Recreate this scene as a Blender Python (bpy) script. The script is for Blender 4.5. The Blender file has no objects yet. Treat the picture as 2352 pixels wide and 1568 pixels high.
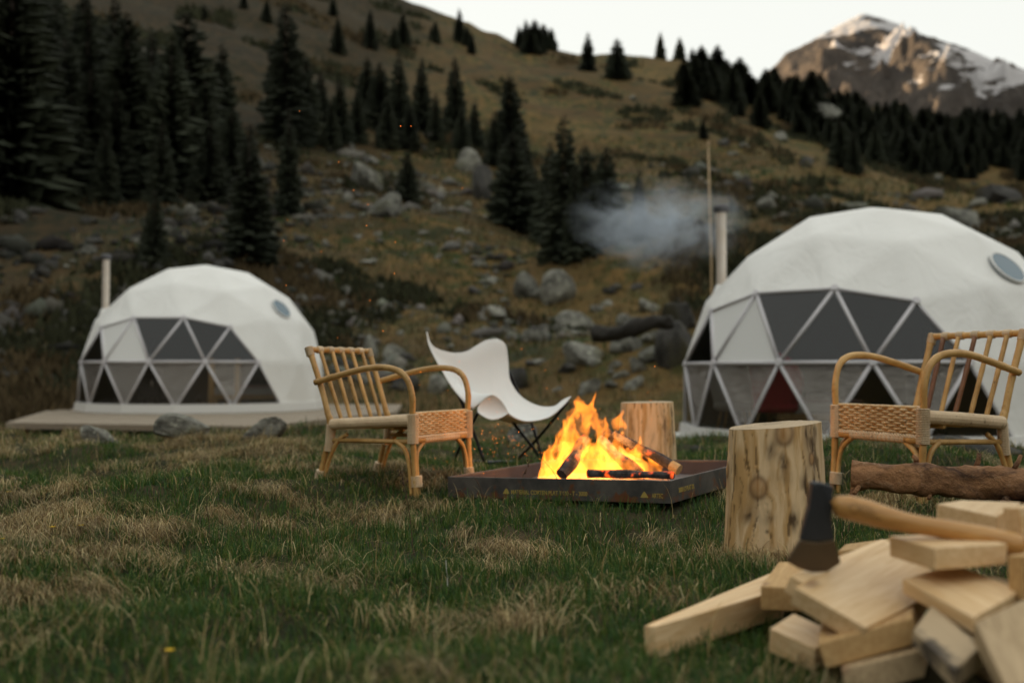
import bpy, bmesh, math, random
import numpy as np
from mathutils import Vector, Matrix, Euler

# ------------------------------------------------------------------ camera, light, exposure
scn = bpy.context.scene
COL = scn.collection
RNG = random.Random(7)
NR = np.random.RandomState(11)
R_ = math.radians

EYE = Vector((0.0, 0.0, 0.65))
TILT = math.atan(71 / 2287)
cam_d = bpy.data.cameras.new('camera')
cam = bpy.data.objects.new('camera', cam_d)
COL.objects.link(cam)
cam.location = EYE
cam.rotation_euler = (math.pi / 2 + TILT, 0, 0)
cam_d.sensor_width = 36
cam_d.lens = 35
cam_d.clip_start = 0.05
cam_d.clip_end = 12000
cam_d.dof.use_dof = True
cam_d.dof.focus_distance = 4.1
cam_d.dof.aperture_fstop = 1.55
scn.camera = cam

SUN_AZ, SUN_EL = -62.0, 8.0
world = bpy.data.worlds.new('World')
scn.world = world
world.use_nodes = True
wn, wl = world.node_tree.nodes, world.node_tree.links
wn.clear()
sky = wn.new('ShaderNodeTexSky')
sky.sky_type = 'NISHITA'
sky.sun_disc = False
sky.sun_elevation = R_(SUN_EL)
sky.sun_rotation = R_(SUN_AZ)
sky.air_density = 1.0
sky.dust_density = 2.2
sky.ozone_density = 1.2
hs = wn.new('ShaderNodeHueSaturation')
hs.inputs['Saturation'].default_value = 0.30
gm = wn.new('ShaderNodeGamma')
gm.inputs['Gamma'].default_value = 0.10
bg = wn.new('ShaderNodeBackground')
bg.inputs['Strength'].default_value = 0.15
wo = wn.new('ShaderNodeOutputWorld')
wl.new(sky.outputs[0], hs.inputs['Color'])
wl.new(hs.outputs[0], gm.inputs['Color'])
tint = wn.new('ShaderNodeMix'); tint.data_type = 'RGBA'; tint.blend_type = 'MULTIPLY'; tint.inputs[0].default_value = 1.0
tint.inputs[7].default_value = (.99, 1.0, .935, 1)
wl.new(gm.outputs[0], tint.inputs[6])
wl.new(tint.outputs[2], bg.inputs['Color'])
wl.new(bg.outputs[0], wo.inputs['Surface'])

sd = Vector((math.sin(R_(SUN_AZ)) * math.cos(R_(SUN_EL)), math.cos(R_(SUN_AZ)) * math.cos(R_(SUN_EL)), math.sin(R_(SUN_EL))))
sun_d = bpy.data.lights.new('sun', 'SUN')
sun_d.energy = 2.3
sun_d.angle = R_(0.5)
sun_d.color = (1.0, 0.72, 0.42)
sun = bpy.data.objects.new('sun', sun_d)
COL.objects.link(sun)
sun.rotation_euler = sd.to_track_quat('Z', 'Y').to_euler()

vs = scn.view_settings
vs.view_transform = 'Standard'
vs.look = 'None'
vs.gamma = 1.0
vs.exposure = 2.6
vs.use_curve_mapping = False
scn.cycles.max_bounces = 8
scn.cycles.diffuse_bounces = 3
scn.cycles.glossy_bounces = 3
scn.cycles.transmission_bounces = 4
scn.cycles.transparent_max_bounces = 48
scn.cycles.volume_bounces = 1
scn.cycles.caustics_reflective = False
scn.cycles.caustics_refractive = False
scn.cycles.sample_clamp_indirect = 6.0
scn.cycles.use_denoising = True

# ------------------------------------------------------------------ helpers
def tag(o, label=None, cat=None, group=None, kind=None):
    if label: o['label'] = label
    if cat: o['category'] = cat
    if group: o['group'] = group
    if kind: o['kind'] = kind
    return o

def empty(name, loc=(0, 0, 0), rot=(0, 0, 0), label=None, cat=None, group=None, kind=None):
    o = bpy.data.objects.new(name, None)
    COL.objects.link(o)
    o.location = loc
    o.rotation_euler = rot
    o.empty_display_size = 0.1
    return tag(o, label, cat, group, kind)

def link(name, me, parent=None, loc=None, rot=None, scale=None):
    o = bpy.data.objects.new(name, me)
    COL.objects.link(o)
    if parent is not None: o.parent = parent
    if loc is not None: o.location = loc
    if rot is not None: o.rotation_euler = rot
    if scale is not None: o.scale = scale
    return o

def np_mesh(name, V, F, mat=None, smooth=False, col=None):
    """V (n,3); F (m,3) or (m,4) int array."""
    me = bpy.data.meshes.new(name)
    V = np.asarray(V, np.float32); F = np.asarray(F, np.int32)
    k = F.shape[1]
    me.vertices.add(len(V)); me.vertices.foreach_set('co', V.ravel())
    me.loops.add(F.size); me.loops.foreach_set('vertex_index', F.ravel())
    me.polygons.add(len(F))
    me.polygons.foreach_set('loop_start', np.arange(0, F.size, k, dtype=np.int32))
    me.polygons.foreach_set('loop_total', np.full(len(F), k, np.int32))
    if smooth: me.polygons.foreach_set('use_smooth', np.ones(len(F), bool))
    if col is not None:
        a = me.color_attributes.new('Col', 'FLOAT_COLOR', 'POINT')
        c = np.ones((len(V), 4), np.float32); c[:, :3] = col
        a.data.foreach_set('color', c.ravel())
    me.update(calc_edges=True)
    me.validate()
    if mat: me.materials.append(mat)
    return me

class MB:
    def __init__(s): s.v = []; s.f = []
    def add(s, V, F):
        b = len(s.v)
        s.v += [tuple(p) for p in V]
        s.f += [tuple(i + b for i in f) for f in F]
        return s
    def box(s, c, d, rot=None):
        x, y, z = d[0] / 2, d[1] / 2, d[2] / 2
        P = [Vector(p) for p in ((-x, -y, -z), (x, -y, -z), (x, y, -z), (-x, y, -z), (-x, -y, z), (x, -y, z), (x, y, z), (-x, y, z))]
        if rot is not None:
            m = rot if isinstance(rot, Matrix) else Euler(rot).to_matrix()
            P = [m @ p for p in P]
        c = Vector(c)
        return s.add([p + c for p in P], [(0, 3, 2, 1), (4, 5, 6, 7), (0, 1, 5, 4), (1, 2, 6, 5), (2, 3, 7, 6), (3, 0, 4, 7)])
    def tube(s, path, r, n=8, caps=True):
        P = [Vector(p) for p in path]
        m = len(P)
        rr = r if isinstance(r, (list, tuple)) else [r] * m
        T = [((P[min(i + 1, m - 1)] - P[max(i - 1, 0)])).normalized() for i in range(m)]
        up = Vector((0, 0, 1)) if abs(T[0].z) < 0.9 else Vector((1, 0, 0))
        nrm = (up - T[0] * up.dot(T[0])).normalized()
        V = []
        for i in range(m):
            nrm = (nrm - T[i] * nrm.dot(T[i])).normalized()
            b = T[i].cross(nrm)
            for k in range(n):
                a = 2 * math.pi * k / n
                V.append(P[i] + (nrm * math.cos(a) + b * math.sin(a)) * rr[i])
        F = []
        for i in range(m - 1):
            for k in range(n):
                k2 = (k + 1) % n
                F.append((i * n + k, i * n + k2, (i + 1) * n + k2, (i + 1) * n + k))
        if caps:
            F.append(tuple(reversed(range(n))))
            F.append(tuple((m - 1) * n + k for k in range(n)))
        return s.add(V, F)
    def prism(s, poly, axis_vec, origin=(0, 0, 0)):
        """poly: list of 3D points; extruded along axis_vec."""
        n = len(poly); a = Vector(axis_vec); o = Vector(origin)
        V = [Vector(p) + o for p in poly] + [Vector(p) + o + a for p in poly]
        F = [tuple(reversed(range(n))), tuple(range(n, 2 * n))]
        for i in range(n):
            j = (i + 1) % n
            F.append((i, j, n + j, n + i))
        return s.add(V, F)
    def mesh(s, name, mat=None, smooth=False, bevel=0.0, seg=1):
        me = bpy.data.meshes.new(name)
        me.from_pydata(s.v, [], s.f)
        bm = bmesh.new(); bm.from_mesh(me)
        bmesh.ops.recalc_face_normals(bm, faces=bm.faces)
        if bevel > 0:
            bmesh.ops.bevel(bm, geom=[e for e in bm.edges if e.calc_face_angle(0) > 0.5], offset=bevel, segments=seg, profile=0.6, affect='EDGES', clamp_overlap=True)
        bm.to_mesh(me); bm.free()
        if smooth:
            for p in me.polygons: p.use_smooth = True
        if mat: me.materials.append(mat)
        return me
    def build(s, name, mat, parent=None, smooth=False, bevel=0.0, seg=1, **kw):
        return link(name, s.mesh(name, mat, smooth, bevel, seg), parent, **kw)

def auto_smooth(me, ang=40):
    try: me.set_sharp_from_angle(angle=R_(ang))
    except Exception: pass

def copy_tree(o, parent=None):
    c = o.copy(); COL.objects.link(c)
    if parent is not None: c.parent = parent
    for ch in list(o.children): copy_tree(ch, c)
    return c

# noise -----------------------------------------------------------
def _h(ix, iy, iz, seed):
    n = (ix.astype(np.int64) * 374761393 + iy.astype(np.int64) * 668265263 + iz.astype(np.int64) * 1440662683 + seed * 974711) & 0xffffffff
    n = ((n ^ (n >> 13)) * 1274126177) & 0xffffffff
    n = ((n ^ (n >> 16)) * 2246822519) & 0xffffffff
    return ((n ^ (n >> 15)) & 0xffffff) / float(0xffffff)

def vn(x, y, z=0.0, seed=0):
    x, y, z = np.broadcast_arrays(np.asarray(x, float), np.asarray(y, float), np.asarray(z, float))
    ix, iy, iz = np.floor(x), np.floor(y), np.floor(z)
    fx, fy, fz = x - ix, y - iy, z - iz
    fx, fy, fz = (t * t * t * (t * (t * 6 - 15) + 10) for t in (fx, fy, fz))
    r = 0
    for dx in (0, 1):
        for dy in (0, 1):
            for dz in (0, 1):
                w = (fx if dx else 1 - fx) * (fy if dy else 1 - fy) * (fz if dz else 1 - fz)
                r = r + w * _h(ix + dx, iy + dy, iz + dz, seed)
    return r

def fbm(x, y, z=0.0, seed=0, o=4):
    """about -1..1"""
    r, a, f, t = 0, 1.0, 1.0, 0
    for i in range(o):
        r = r + a * (vn(np.asarray(x) * f + 17.3 * i, np.asarray(y) * f + 9.1 * i, np.asarray(z) * f, seed + i) * 2 - 1)
        t += a; a *= 0.5; f *= 2.03
    return r / t * 1.6

def sstep(a, b, x):
    t = np.clip((x - a) / (b - a), 0, 1)
    return t * t * (3 - 2 * t)

# terrain -----------------------------------------------------------
AZ_T = np.array([(-180, .32), (-140, .36), (-105, .56), (-75, .66), (-45, .54), (-27.2, .45), (-14.1, .418), (-5.15, .372), (-3.15, .360), (.6, .334), (3.1, .328), (5.6, .324), (8.1, .320), (10.5, .314), (12.9, .292),
                 (16.9, .272), (18.7, .258), (22, .238), (25.1, .228), (27.2, .224), (40, .22), (60, .24), (100, .30), (140, .32), (180, .32)])
BUMPS = [(7.5, 60, 2.6, 7.0), (-5.4, 70, 1.8, 9.0), (-1.5, 46, .5, 4.0), (2.2, 38, .9, 4.5), (5.4, 34, 1.3, 4.0), (-20, 52, 1.4, 9.0), (20, 60, 2.0, 10), (-3.06, 9.4, .15, .5), (-2.3, 9.5, .14, .5), (-3.6, 8.7, .09, .4), (-1.6, 9.6, .10, .5), (-4.4, 9.3, .12, .6), (-2.7, 8.4, .05, .4)]
R0, RC = 27.0, 230.0

def H(x, y):
    x = np.asarray(x, float); y = np.asarray(y, float)
    r = np.hypot(x, y)
    az = np.degrees(np.arctan2(x, y))
    T = np.interp(az, AZ_T[:, 0], AZ_T[:, 1])
    r0 = np.interp(az, [-180, -90, -30, 5, 14, 30, 90, 180], [22, 30, 29, 27, 23, 23, 22, 22])
    base = -0.62 * sstep(8.6, 14.0, r)
    t = np.clip((r - r0) / (RC - r0), 0, 1.0)
    hill = (T * RC + 0.65 + 0.62) * t ** 1.35
    over = np.clip(r - RC, 0, None)
    hill = hill - over * 0.22 * (hill > 0) - 0.0008 * np.clip(over - 20, 0, 400) ** 1.5
    hill = np.maximum(hill, -20 + 0 * r)
    w = sstep(0, 30, r - r0 + 4)
    und = w * (fbm(x / 17, y / 17, 0, 3, 4) * 0.9 + fbm(x / 48, y / 48, 0, 9, 3) * 2.2 * sstep(20, 90, r - r0) * (1 - .75 * sstep(150, 230, r)))
    terr = w * (np.abs(((hill + 1.5 * fbm(x / 20, y / 20, 0, 31, 2)) / 3.2) % 1 - .5) - .25) * 1.1 * sstep(5, 40, r - r0)
    micro = (fbm(x / .85, y / .85, 0, 21, 3) * .085 + fbm(x / .28, y / .28, 0, 25, 2) * .022) * (1 - sstep(30, 60, r)) * sstep(.6, 1.6, r)
    micro = micro + fbm(x / 2.2, y / 2.2, 0, 27, 2) * .10 * sstep(2.5, 4.5, r) * (1 - sstep(14, 22, r))
    fl_ = np.exp(-(((x - .75) / .75) ** 2 + ((y - 2.5) / .55) ** 2)) + np.exp(-(((x - 1.0) / .5) ** 2 + ((y - 3.7) / .5) ** 2))
    micro = micro * (1 - .9 * np.clip(fl_, 0, 1)) - .022 * np.clip(fl_, 0, 1)
    f2_ = np.clip(1.6 * np.exp(-(((x - .5) / .9) ** 2 + ((y - 5.4) / 1.0) ** 2)), 0, 1)
    micro = micro * (1 - f2_) - .006 * f2_
    z = base + hill + und + terr + micro
    for bx, by, bh, bw in BUMPS:
        z = z + bh * np.exp(-((x - bx) ** 2 + (y - by) ** 2) / (bw * bw))
    return z

def hz(x, y): return float(H(x, y))

def ray(px, py):
    v = Vector(((px - 1176) / 2287, 1.0, (784 - py) / 2287))
    c, s = math.cos(TILT), math.sin(TILT)
    return Vector((v.x, v.y * c - v.z * s, v.y * s + v.z * c))
def at_d(px, py, d):
    v = ray(px, py); return EYE + v * (d / v.y)
def at_z(px, py, z):
    v = ray(px, py); return EYE + v * ((z - EYE.z) / v.z)
_rs = np.concatenate([np.arange(2.0, 12, .05), 12 * 1.006 ** np.arange(0, 510)])
def ground(px, py, dmin=2.0, dmax=228.0):
    """point of the terrain seen at this place of the photograph"""
    v = ray(px, py)
    rs = _rs[(_rs >= dmin) & (_rs <= dmax)]
    X, Y, Z = v.x / v.y * rs, rs, EYE.z + v.z / v.y * rs
    g = H(X, Y)
    hit = np.nonzero(Z <= g)[0]
    i = hit[0] if len(hit) else len(rs) - 1
    return Vector((X[i], Y[i], g[i]))

# materials -----------------------------------------------------------
MATS = {}
class N:
    def __init__(s, name):
        s.m = bpy.data.materials.new(name); s.m.use_nodes = True
        s.n, s.l = s.m.node_tree.nodes, s.m.node_tree.links
        s.b = s.n['Principled BSDF']; s.out = s.n['Material Output']
        s.co = s.n.new('ShaderNodeTexCoord')
        MATS[name] = s.m
    def new(s, t, **kw):
        n = s.n.new(t)
        for k, v in kw.items():
            if k in n.inputs: n.inputs[k].default_value = v
            else: setattr(n, k, v)
        return n
    def vec(s, scale=(1, 1, 1), rot=(0, 0, 0), src='Object'):
        mp = s.n.new('ShaderNodeMapping')
        mp.inputs['Scale'].default_value = scale; mp.inputs['Rotation'].default_value = rot
        s.l.new(s.co.outputs[src], mp.inputs['Vector'])
        return mp.outputs[0]
    def noise(s, scale, detail=4, rough=.55, vec=None, dist=0.0, src='Object'):
        t = s.n.new('ShaderNodeTexNoise')
        t.inputs['Scale'].default_value = scale; t.inputs['Detail'].default_value = detail
        t.inputs['Roughness'].default_value = rough; t.inputs['Distortion'].default_value = dist
        s.l.new(vec if vec is not None else s.co.outputs[src], t.inputs['Vector'])
        return t.outputs['Fac']
    def ramp(s, fac, stops):
        r = s.n.new('ShaderNodeValToRGB')
        e = r.color_ramp.elements
        while len(e) < len(stops): e.new(.5)
        for el, (p, c) in zip(e, stops):
            el.position = p
            el.color = (c, c, c, 1) if isinstance(c, (int, float)) else (*c, 1)
        s.l.new(fac, r.inputs['Fac'])
        return r.outputs['Color']
    def mix(s, fac, a, b, mode='MIX'):
        m = s.n.new('ShaderNodeMix'); m.data_type = 'RGBA'; m.blend_type = mode
        if isinstance(fac, (int, float)): m.inputs[0].default_value = fac
        else: s.l.new(fac, m.inputs[0])
        for i, c in ((6, a), (7, b)):
            if isinstance(c, tuple): m.inputs[i].default_value = (*c, 1)
            else: s.l.new(c, m.inputs[i])
        return m.outputs[2]
    def base(s, c):
        if isinstance(c, tuple): s.b.inputs['Base Color'].default_value = (*c, 1)
        else: s.l.new(c, s.b.inputs['Base Color'])
        return s
    def attr(s, name='Col'):
        a = s.n.new('ShaderNodeVertexColor'); a.layer_name = name
        return a.outputs[0]
    def bump(s, h, strength=.3, dist=.01, to=None):
        b = s.n.new('ShaderNodeBump'); b.inputs['Strength'].default_value = strength; b.inputs['Distance'].default_value = dist
        s.l.new(h, b.inputs['Height'])
        s.l.new(b.outputs[0], (to or s.b).inputs['Normal'])
        return s
    def set(s, **kw):
        for k, v in kw.items(): s.b.inputs[k.replace('_', ' ')].default_value = v
        return s

def random_tone(n, c, amt=.25):
    oi = n.n.new('ShaderNodeObjectInfo')
    r = n.ramp(oi.outputs['Random'], [(0, 1 - amt), (1, 1 + amt)])
    return n.mix(1.0, c, r, 'MULTIPLY')

# terrain: grass, dry grass, heath and stony ground
n = N('meadow')
big = n.noise(.12, 5, .6, src='Object'); mid = n.noise(.9, 5, .62); fin = n.noise(9, 4, .6); huge = n.noise(.03, 4, .55)
c1 = n.mix(n.ramp(mid, [(.43, 0.0), (.57, 1.0)]), (.036, .052, .013), (.200, .118, .040))
c2 = n.mix(n.ramp(big, [(.45, 0.0), (.56, .85)]), c1, (.092, .052, .019))
c2 = n.mix(n.ramp(n.noise(.33, 5, .65), [(.52, 0.0), (.62, .9)]), c2, (.030, .034, .014))
c2 = n.mix(n.ramp(huge, [(.47, 0.0), (.63, .6)]), c2, (.215, .138, .050))
c3 = n.mix(n.ramp(fin, [(.3, .5), (.7, 0.0)]), c2, (.03, .032, .016))
ln = n.new('ShaderNodeVectorMath', operation='LENGTH'); n.l.new(n.co.outputs['Object'], ln.inputs[0])
thatch = n.mix(n.ramp(n.noise(5, 5, .65), [(.35, 0.), (.65, 1.)]), (.016, .023, .009), (.062, .046, .022))  # thatch and soil, darkened to stand in for shade between blades
mr_ = n.new('ShaderNodeMapRange'); mr_.inputs[1].default_value = 9; mr_.inputs[2].default_value = 16; n.l.new(ln.outputs['Value'], mr_.inputs[0])
c3 = n.mix(mr_.outputs[0], thatch, c3)
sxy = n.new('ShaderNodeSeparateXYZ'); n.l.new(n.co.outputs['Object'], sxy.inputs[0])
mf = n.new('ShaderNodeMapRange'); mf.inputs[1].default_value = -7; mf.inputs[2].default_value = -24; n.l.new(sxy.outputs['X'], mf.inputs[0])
floor_shade = n.mix(n.ramp(mid, [(.4, 0.), (.6, 1.)]), (.013, .014, .008), (.036, .025, .013))  # forest floor, colour darkened further to paint in vignette and shade
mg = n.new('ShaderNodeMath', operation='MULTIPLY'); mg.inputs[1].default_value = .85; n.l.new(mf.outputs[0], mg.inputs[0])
c3 = n.mix(mg.outputs[0], c3, floor_shade)
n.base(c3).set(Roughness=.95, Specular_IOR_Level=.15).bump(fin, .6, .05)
n = N('grass_blade'); n.base(n.attr()).set(Roughness=.6, Specular_IOR_Level=.25)
tb = n.new('ShaderNodeBsdfTranslucent'); n.l.new(n.attr(), tb.inputs['Color'])
mx = n.new('ShaderNodeMixShader'); mx.inputs[0].default_value = .25
n.l.new(n.b.outputs[0], mx.inputs[1]); n.l.new(tb.outputs[0], mx.inputs[2]); n.l.new(mx.outputs[0], n.out.inputs['Surface'])
n = N('heath'); n.base(n.attr()).set(Roughness=.9, Specular_IOR_Level=.1)
# rock with lichen and moss
n = N('rock')
a = n.noise(3.0, 6, .65); b = n.noise(9, 5, .6); g = n.noise(1.3, 4, .5)
c = n.mix(n.ramp(a, [(.35, 0.), (.65, 1.)]), (.065, .062, .053), (.26, .255, .215))
c = n.mix(n.ramp(b, [(.55, 0.), (.68, .7)]), c, (.43, .435, .35))
c = n.mix(n.ramp(g, [(.55, 0.), (.68, .75)]), c, (.06, .058, .022))
n.base(random_tone(n, c, .3)).set(Roughness=.95, Specular_IOR_Level=.2).bump(a, .9, .08)
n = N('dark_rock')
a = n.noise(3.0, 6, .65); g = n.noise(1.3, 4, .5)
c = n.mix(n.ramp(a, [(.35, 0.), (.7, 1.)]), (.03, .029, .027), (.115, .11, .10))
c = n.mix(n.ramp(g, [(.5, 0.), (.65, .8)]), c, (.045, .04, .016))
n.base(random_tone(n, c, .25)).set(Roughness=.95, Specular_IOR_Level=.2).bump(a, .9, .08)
# spruce
n = N('needles')
c = n.mix(n.ramp(n.noise(.9, 3), [(.35, 0.), (.65, 1.)]), (.022, .028, .018), (.048, .052, .030))
n.base(random_tone(n, c, .3)).set(Roughness=.85, Specular_IOR_Level=.15)
n = N('trunk_bark'); n.base(n.mix(n.noise(6, 4, vec=n.vec((4, 4, .6))), (.035, .027, .02), (.09, .065, .05))).set(Roughness=.95)
# mountain: rock with snow lying on it
n = N('mountain_rock')
geo = n.new('ShaderNodeNewGeometry')
a = n.noise(.006, 8, .65); s1 = n.noise(.0042, 7, .62, vec=n.vec((1.0, .8, 2.6), (0, R_(24), 0)))
fine = n.noise(.03, 6, .7)
rock = n.mix(n.ramp(a, [(.35, 0.), (.65, 1.)]), (.050, .043, .038), (.11, .090, .074))
rock = n.mix(n.ramp(fine, [(.35, .6), (.6, 0.)]), rock, (.045, .04, .038))
sx = n.new('ShaderNodeSeparateXYZ'); n.l.new(geo.outputs['Position'], sx.inputs[0])
mr = n.new('ShaderNodeMapRange'); mr.inputs[1].default_value = 620; mr.inputs[2].default_value = 1060; mr.inputs[3].default_value = -.10; mr.inputs[4].default_value = .12
n.l.new(sx.outputs['Z'], mr.inputs[0])
mrx = n.new('ShaderNodeMapRange'); mrx.inputs[1].default_value = 850; mrx.inputs[2].default_value = 1250; mrx.inputs[3].default_value = -.07; mrx.inputs[4].default_value = .05
n.l.new(sx.outputs['X'], mrx.inputs[0])
ad = n.new('ShaderNodeMath', operation='ADD'); n.l.new(s1, ad.inputs[0]); n.l.new(mr.outputs[0], ad.inputs[1])
ad2 = n.new('ShaderNodeMath', operation='ADD'); n.l.new(ad.outputs[0], ad2.inputs[0]); n.l.new(mrx.outputs[0], ad2.inputs[1])
n.base(n.mix(n.ramp(ad2.outputs[0], [(.59, 0.), (.62, 1.)]), rock, (.46, .44, .44))).set(Roughness=.95, Specular_IOR_Level=.1).bump(a, .8, 40)
# fabrics, metal, timber
n = N('dome_fabric')
w = n.noise(2.2, 5, .6, vec=n.vec((1, 1, .55)), dist=2.5)
n.base(n.mix(n.ramp(n.noise(.8, 3), [(.35, 0.), (.7, 1.)]), (.83, .82, .785), (.885, .88, .85))).set(Roughness=.6, Specular_IOR_Level=.3).bump(w, .34, .06)
N('dome_inner_shade').base((.13, .135, .14)).set(Roughness=.9)  # dark grey in place of white, painting the unlit dome inside
N('strut_white').base((.66, .64, .66)).set(Roughness=.45)
for nm_, b0_, rip_ in (('window_film', .02, .10), ('window_film_low', .06, .10), ('window_film_rippled', .20, .55)):  # rippled film: raised gloss and warm tint paint in brown reflections
    n = N(nm_)
    tr = n.new('ShaderNodeBsdfTransparent'); tr.inputs['Color'].default_value = (.84, .86, .87, 1)
    gl = n.new('ShaderNodeBsdfGlossy'); gl.inputs['Color'].default_value = (.9, .9, .9, 1) if rip_ < .3 else (.95, .88, .80, 1); gl.inputs['Roughness'].default_value = .05
    wv = n.noise(4.0, 4, .55, vec=n.vec((1.0, 1.0, 6.0)), dist=1.8)
    n.bump(wv, rip_, .12, to=gl)
    lw = n.new('ShaderNodeFresnel'); lw.inputs['IOR'].default_value = 1.45
    ma = n.new('ShaderNodeMath', operation='MULTIPLY_ADD'); ma.inputs[1].default_value = 1.0; ma.inputs[2].default_value = b0_
    n.l.new(lw.outputs[0], ma.inputs[0])
    mx = n.new('ShaderNodeMixShader'); n.l.new(ma.outputs[0], mx.inputs[0]); n.l.new(tr.outputs[0], mx.inputs[1]); n.l.new(gl.outputs[0], mx.inputs[2])
    n.l.new(mx.outputs[0], n.out.inputs['Surface'])
N('porthole_glass').base((.05, .12, .17)).set(Roughness=.08, Specular_IOR_Level=.8)
n = N('flue_metal'); n.base(n.mix(n.noise(4, 3), (.74, .62, .50), (.82, .76, .70))).set(Roughness=.4, Metallic=.35)
N('cap_metal').base((.13, .13, .14)).set(Roughness=.5, Metallic=.6)
n = N('deck_wood'); n.base(random_tone(n, n.mix(n.noise(3, 5, vec=n.vec((1, 12, 12))), (.25, .20, .145), (.36, .30, .225)), .14)).set(Roughness=.8)
N('white_paint').base((.74, .73, .70)).set(Roughness=.6)
N('cotton').base((.62, .60, .56)).set(Roughness=.95)
N('pink_blanket').base((.42, .26, .24)).set(Roughness=.95)
N('red_fabric').base((.38, .03, .04)).set(Roughness=.9)
n = N('sheepskin'); f = n.noise(60, 3); n.base(n.mix(f, (.55, .53, .48), (.72, .70, .66))).set(Roughness=1).bump(f, 1, .02)
N('black_iron').base((.015, .015, .016)).set(Roughness=.5, Metallic=.5)
n = N('canvas_white'); f = n.noise(220, 2); n.base((.80, .80, .78)).set(Roughness=.85, Specular_IOR_Level=.2).bump(f, .15, .002)
n = N('black_steel'); n.base((.012, .014, .018)).set(Roughness=.4, Metallic=.3)
def cane(name, a, b):
    n = N(name)
    f = n.noise(9, 4, .6); k = n.noise(40, 3, .6)
    c = n.mix(n.ramp(f, [(.35, 0.), (.65, 1.)]), a, b)
    c = n.mix(n.ramp(k, [(.62, 0.), (.72, .6)]), c, (.10, .045, .018))
    n.base(random_tone(n, c, .14)).set(Roughness=.42, Specular_IOR_Level=.45).bump(k, .25, .002)
cane('cane', (.44, .24, .07), (.62, .38, .14))
cane('cane_dark', (.15, .055, .025), (.25, .11, .045))
cane('wrap', (.56, .42, .26), (.70, .55, .37))
cane('weave', (.54, .36, .17), (.70, .51, .28))
n = N('rusty_steel')
f = n.noise(5, 6, .65); s_ = n.noise(14, 5, .6); low = n.new('ShaderNodeSeparateXYZ'); n.l.new(n.co.outputs['Object'], low.inputs[0])
c = n.mix(n.ramp(f, [(.4, 0.), (.62, 1.)]), (.060, .057, .055), (.135, .122, .108))
lm = n.new('ShaderNodeMapRange'); lm.inputs[1].default_value = .05; lm.inputs[2].default_value = -.03; lm.inputs[3].default_value = 0; lm.inputs[4].default_value = .18
n.l.new(low.outputs['Z'], lm.inputs[0])
ad = n.new('ShaderNodeMath', operation='ADD'); n.l.new(s_, ad.inputs[0]); n.l.new(lm.outputs[0], ad.inputs[1])
c = n.mix(n.ramp(ad.outputs[0], [(.66, 0.), (.78, .8)]), c, (.20, .062, .016))
n.base(c).set(Roughness=.55, Metallic=.35).bump(f, .2, .003)
n = N('pit_inside'); f = n.noise(8, 5, .6); n.base(n.mix(f, (.03, .028, .034), (.085, .078, .085))).set(Roughness=.8)
N('yellow_paint').base((.42, .30, .07)).set(Roughness=.7)
n = N('char')
f = n.noise(18, 5, .65); e = n.noise(7, 4, .6)
n.base(n.mix(n.ramp(f, [(.4, 0.), (.7, 1.)]), (.012, .010, .010), (.10, .085, .085))).set(Roughness=.9).bump(f, .8, .012)
em = n.ramp(e, [(.6, (0, 0, 0)), (.74, (1.0, .10, .01))])
n.l.new(em, n.b.inputs['Emission Color']); n.b.inputs['Emission Strength'].default_value = .6
n = N('ash'); f = n.noise(30, 5, .6); n.base(n.mix(f, (.05, .048, .05), (.22, .21, .21))).set(Roughness=1).bump(f, 1, .02)
n = N('painted_wood'); n.base(n.attr()).set(Roughness=.75, Specular_IOR_Level=.25).bump(n.noise(30, 5, .65, vec=n.vec((3, 3, .35))), .35, .006)
def timber(name, a, b, rough=.72):
    n = N(name)
    g = n.noise(5.0, 5, .6, vec=n.vec((1.0, 16, 16)), dist=.8); w = n.noise(2.5, 3, .5); k = n.noise(60, 3, .6, vec=n.vec((1, 8, 8)))
    c = n.mix(n.ramp(g, [(.32, 0.), (.68, 1.)]), a, b)
    vo = n.new('ShaderNodeTexVoronoi'); vo.inputs['Scale'].default_value = 5.5; vo.feature = 'F1'
    n.l.new(n.vec((.8, 1.6, 1.6)), vo.inputs['Vector'])
    c = n.mix(n.ramp(vo.outputs['Distance'], [(.06, .75), (.16, 0.)]), c, (.26, .14, .07))
    c = n.mix(n.ramp(w, [(.5, 0.), (.75, .35)]), c, tuple(x * .75 for x in a))
    n.base(random_tone(n, c, .1)).set(Roughness=rough, Specular_IOR_Level=.5).bump(k, .25, .002)
timber('pale_timber', (.66, .42, .19), (.86, .63, .37), .5)
timber('gold_timber', (.44, .25, .09), (.60, .39, .17))
timber('dull_timber', (.36, .25, .135), (.52, .38, .22))
n = N('stained_timber')
g = n.noise(5, 5, .6, vec=n.vec((1, 14, 14))); st = n.noise(7, 4, .6, vec=n.vec((.7, 1.5, 1.5)))
n.base(n.mix(n.ramp(st, [(.52, 0.), (.62, .9)]), n.mix(g, (.44, .32, .19), (.60, .46, .29)), (.035, .028, .024))).set(Roughness=.8)
n = N('axe_handle_wood')
g = n.noise(4, 5, .6, vec=n.vec((1, 20, 20)), dist=.6)
n.base(n.mix(n.ramp(g, [(.3, 0.), (.7, 1.)]), (.44, .21, .055), (.60, .33, .11))).set(Roughness=.38, Specular_IOR_Level=.5)
N('stamp_ink').base((.10, .045, .015)).set(Roughness=.6)
n = N('axe_dark_steel'); f = n.noise(14, 5, .6); n.base(n.mix(f, (.018, .021, .026), (.05, .055, .062))).set(Roughness=.5, Metallic=.3)
n = N('axe_bare_steel'); f = n.noise(10, 5, .6); n.base(n.mix(f, (.085, .062, .04), (.19, .14, .09))).set(Roughness=.42, Metallic=.7)
n = N('log_bark')
f = n.noise(7, 6, .65, vec=n.vec((.5, 1, 1)), dist=1); k = n.noise(26, 5, .65)
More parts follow.
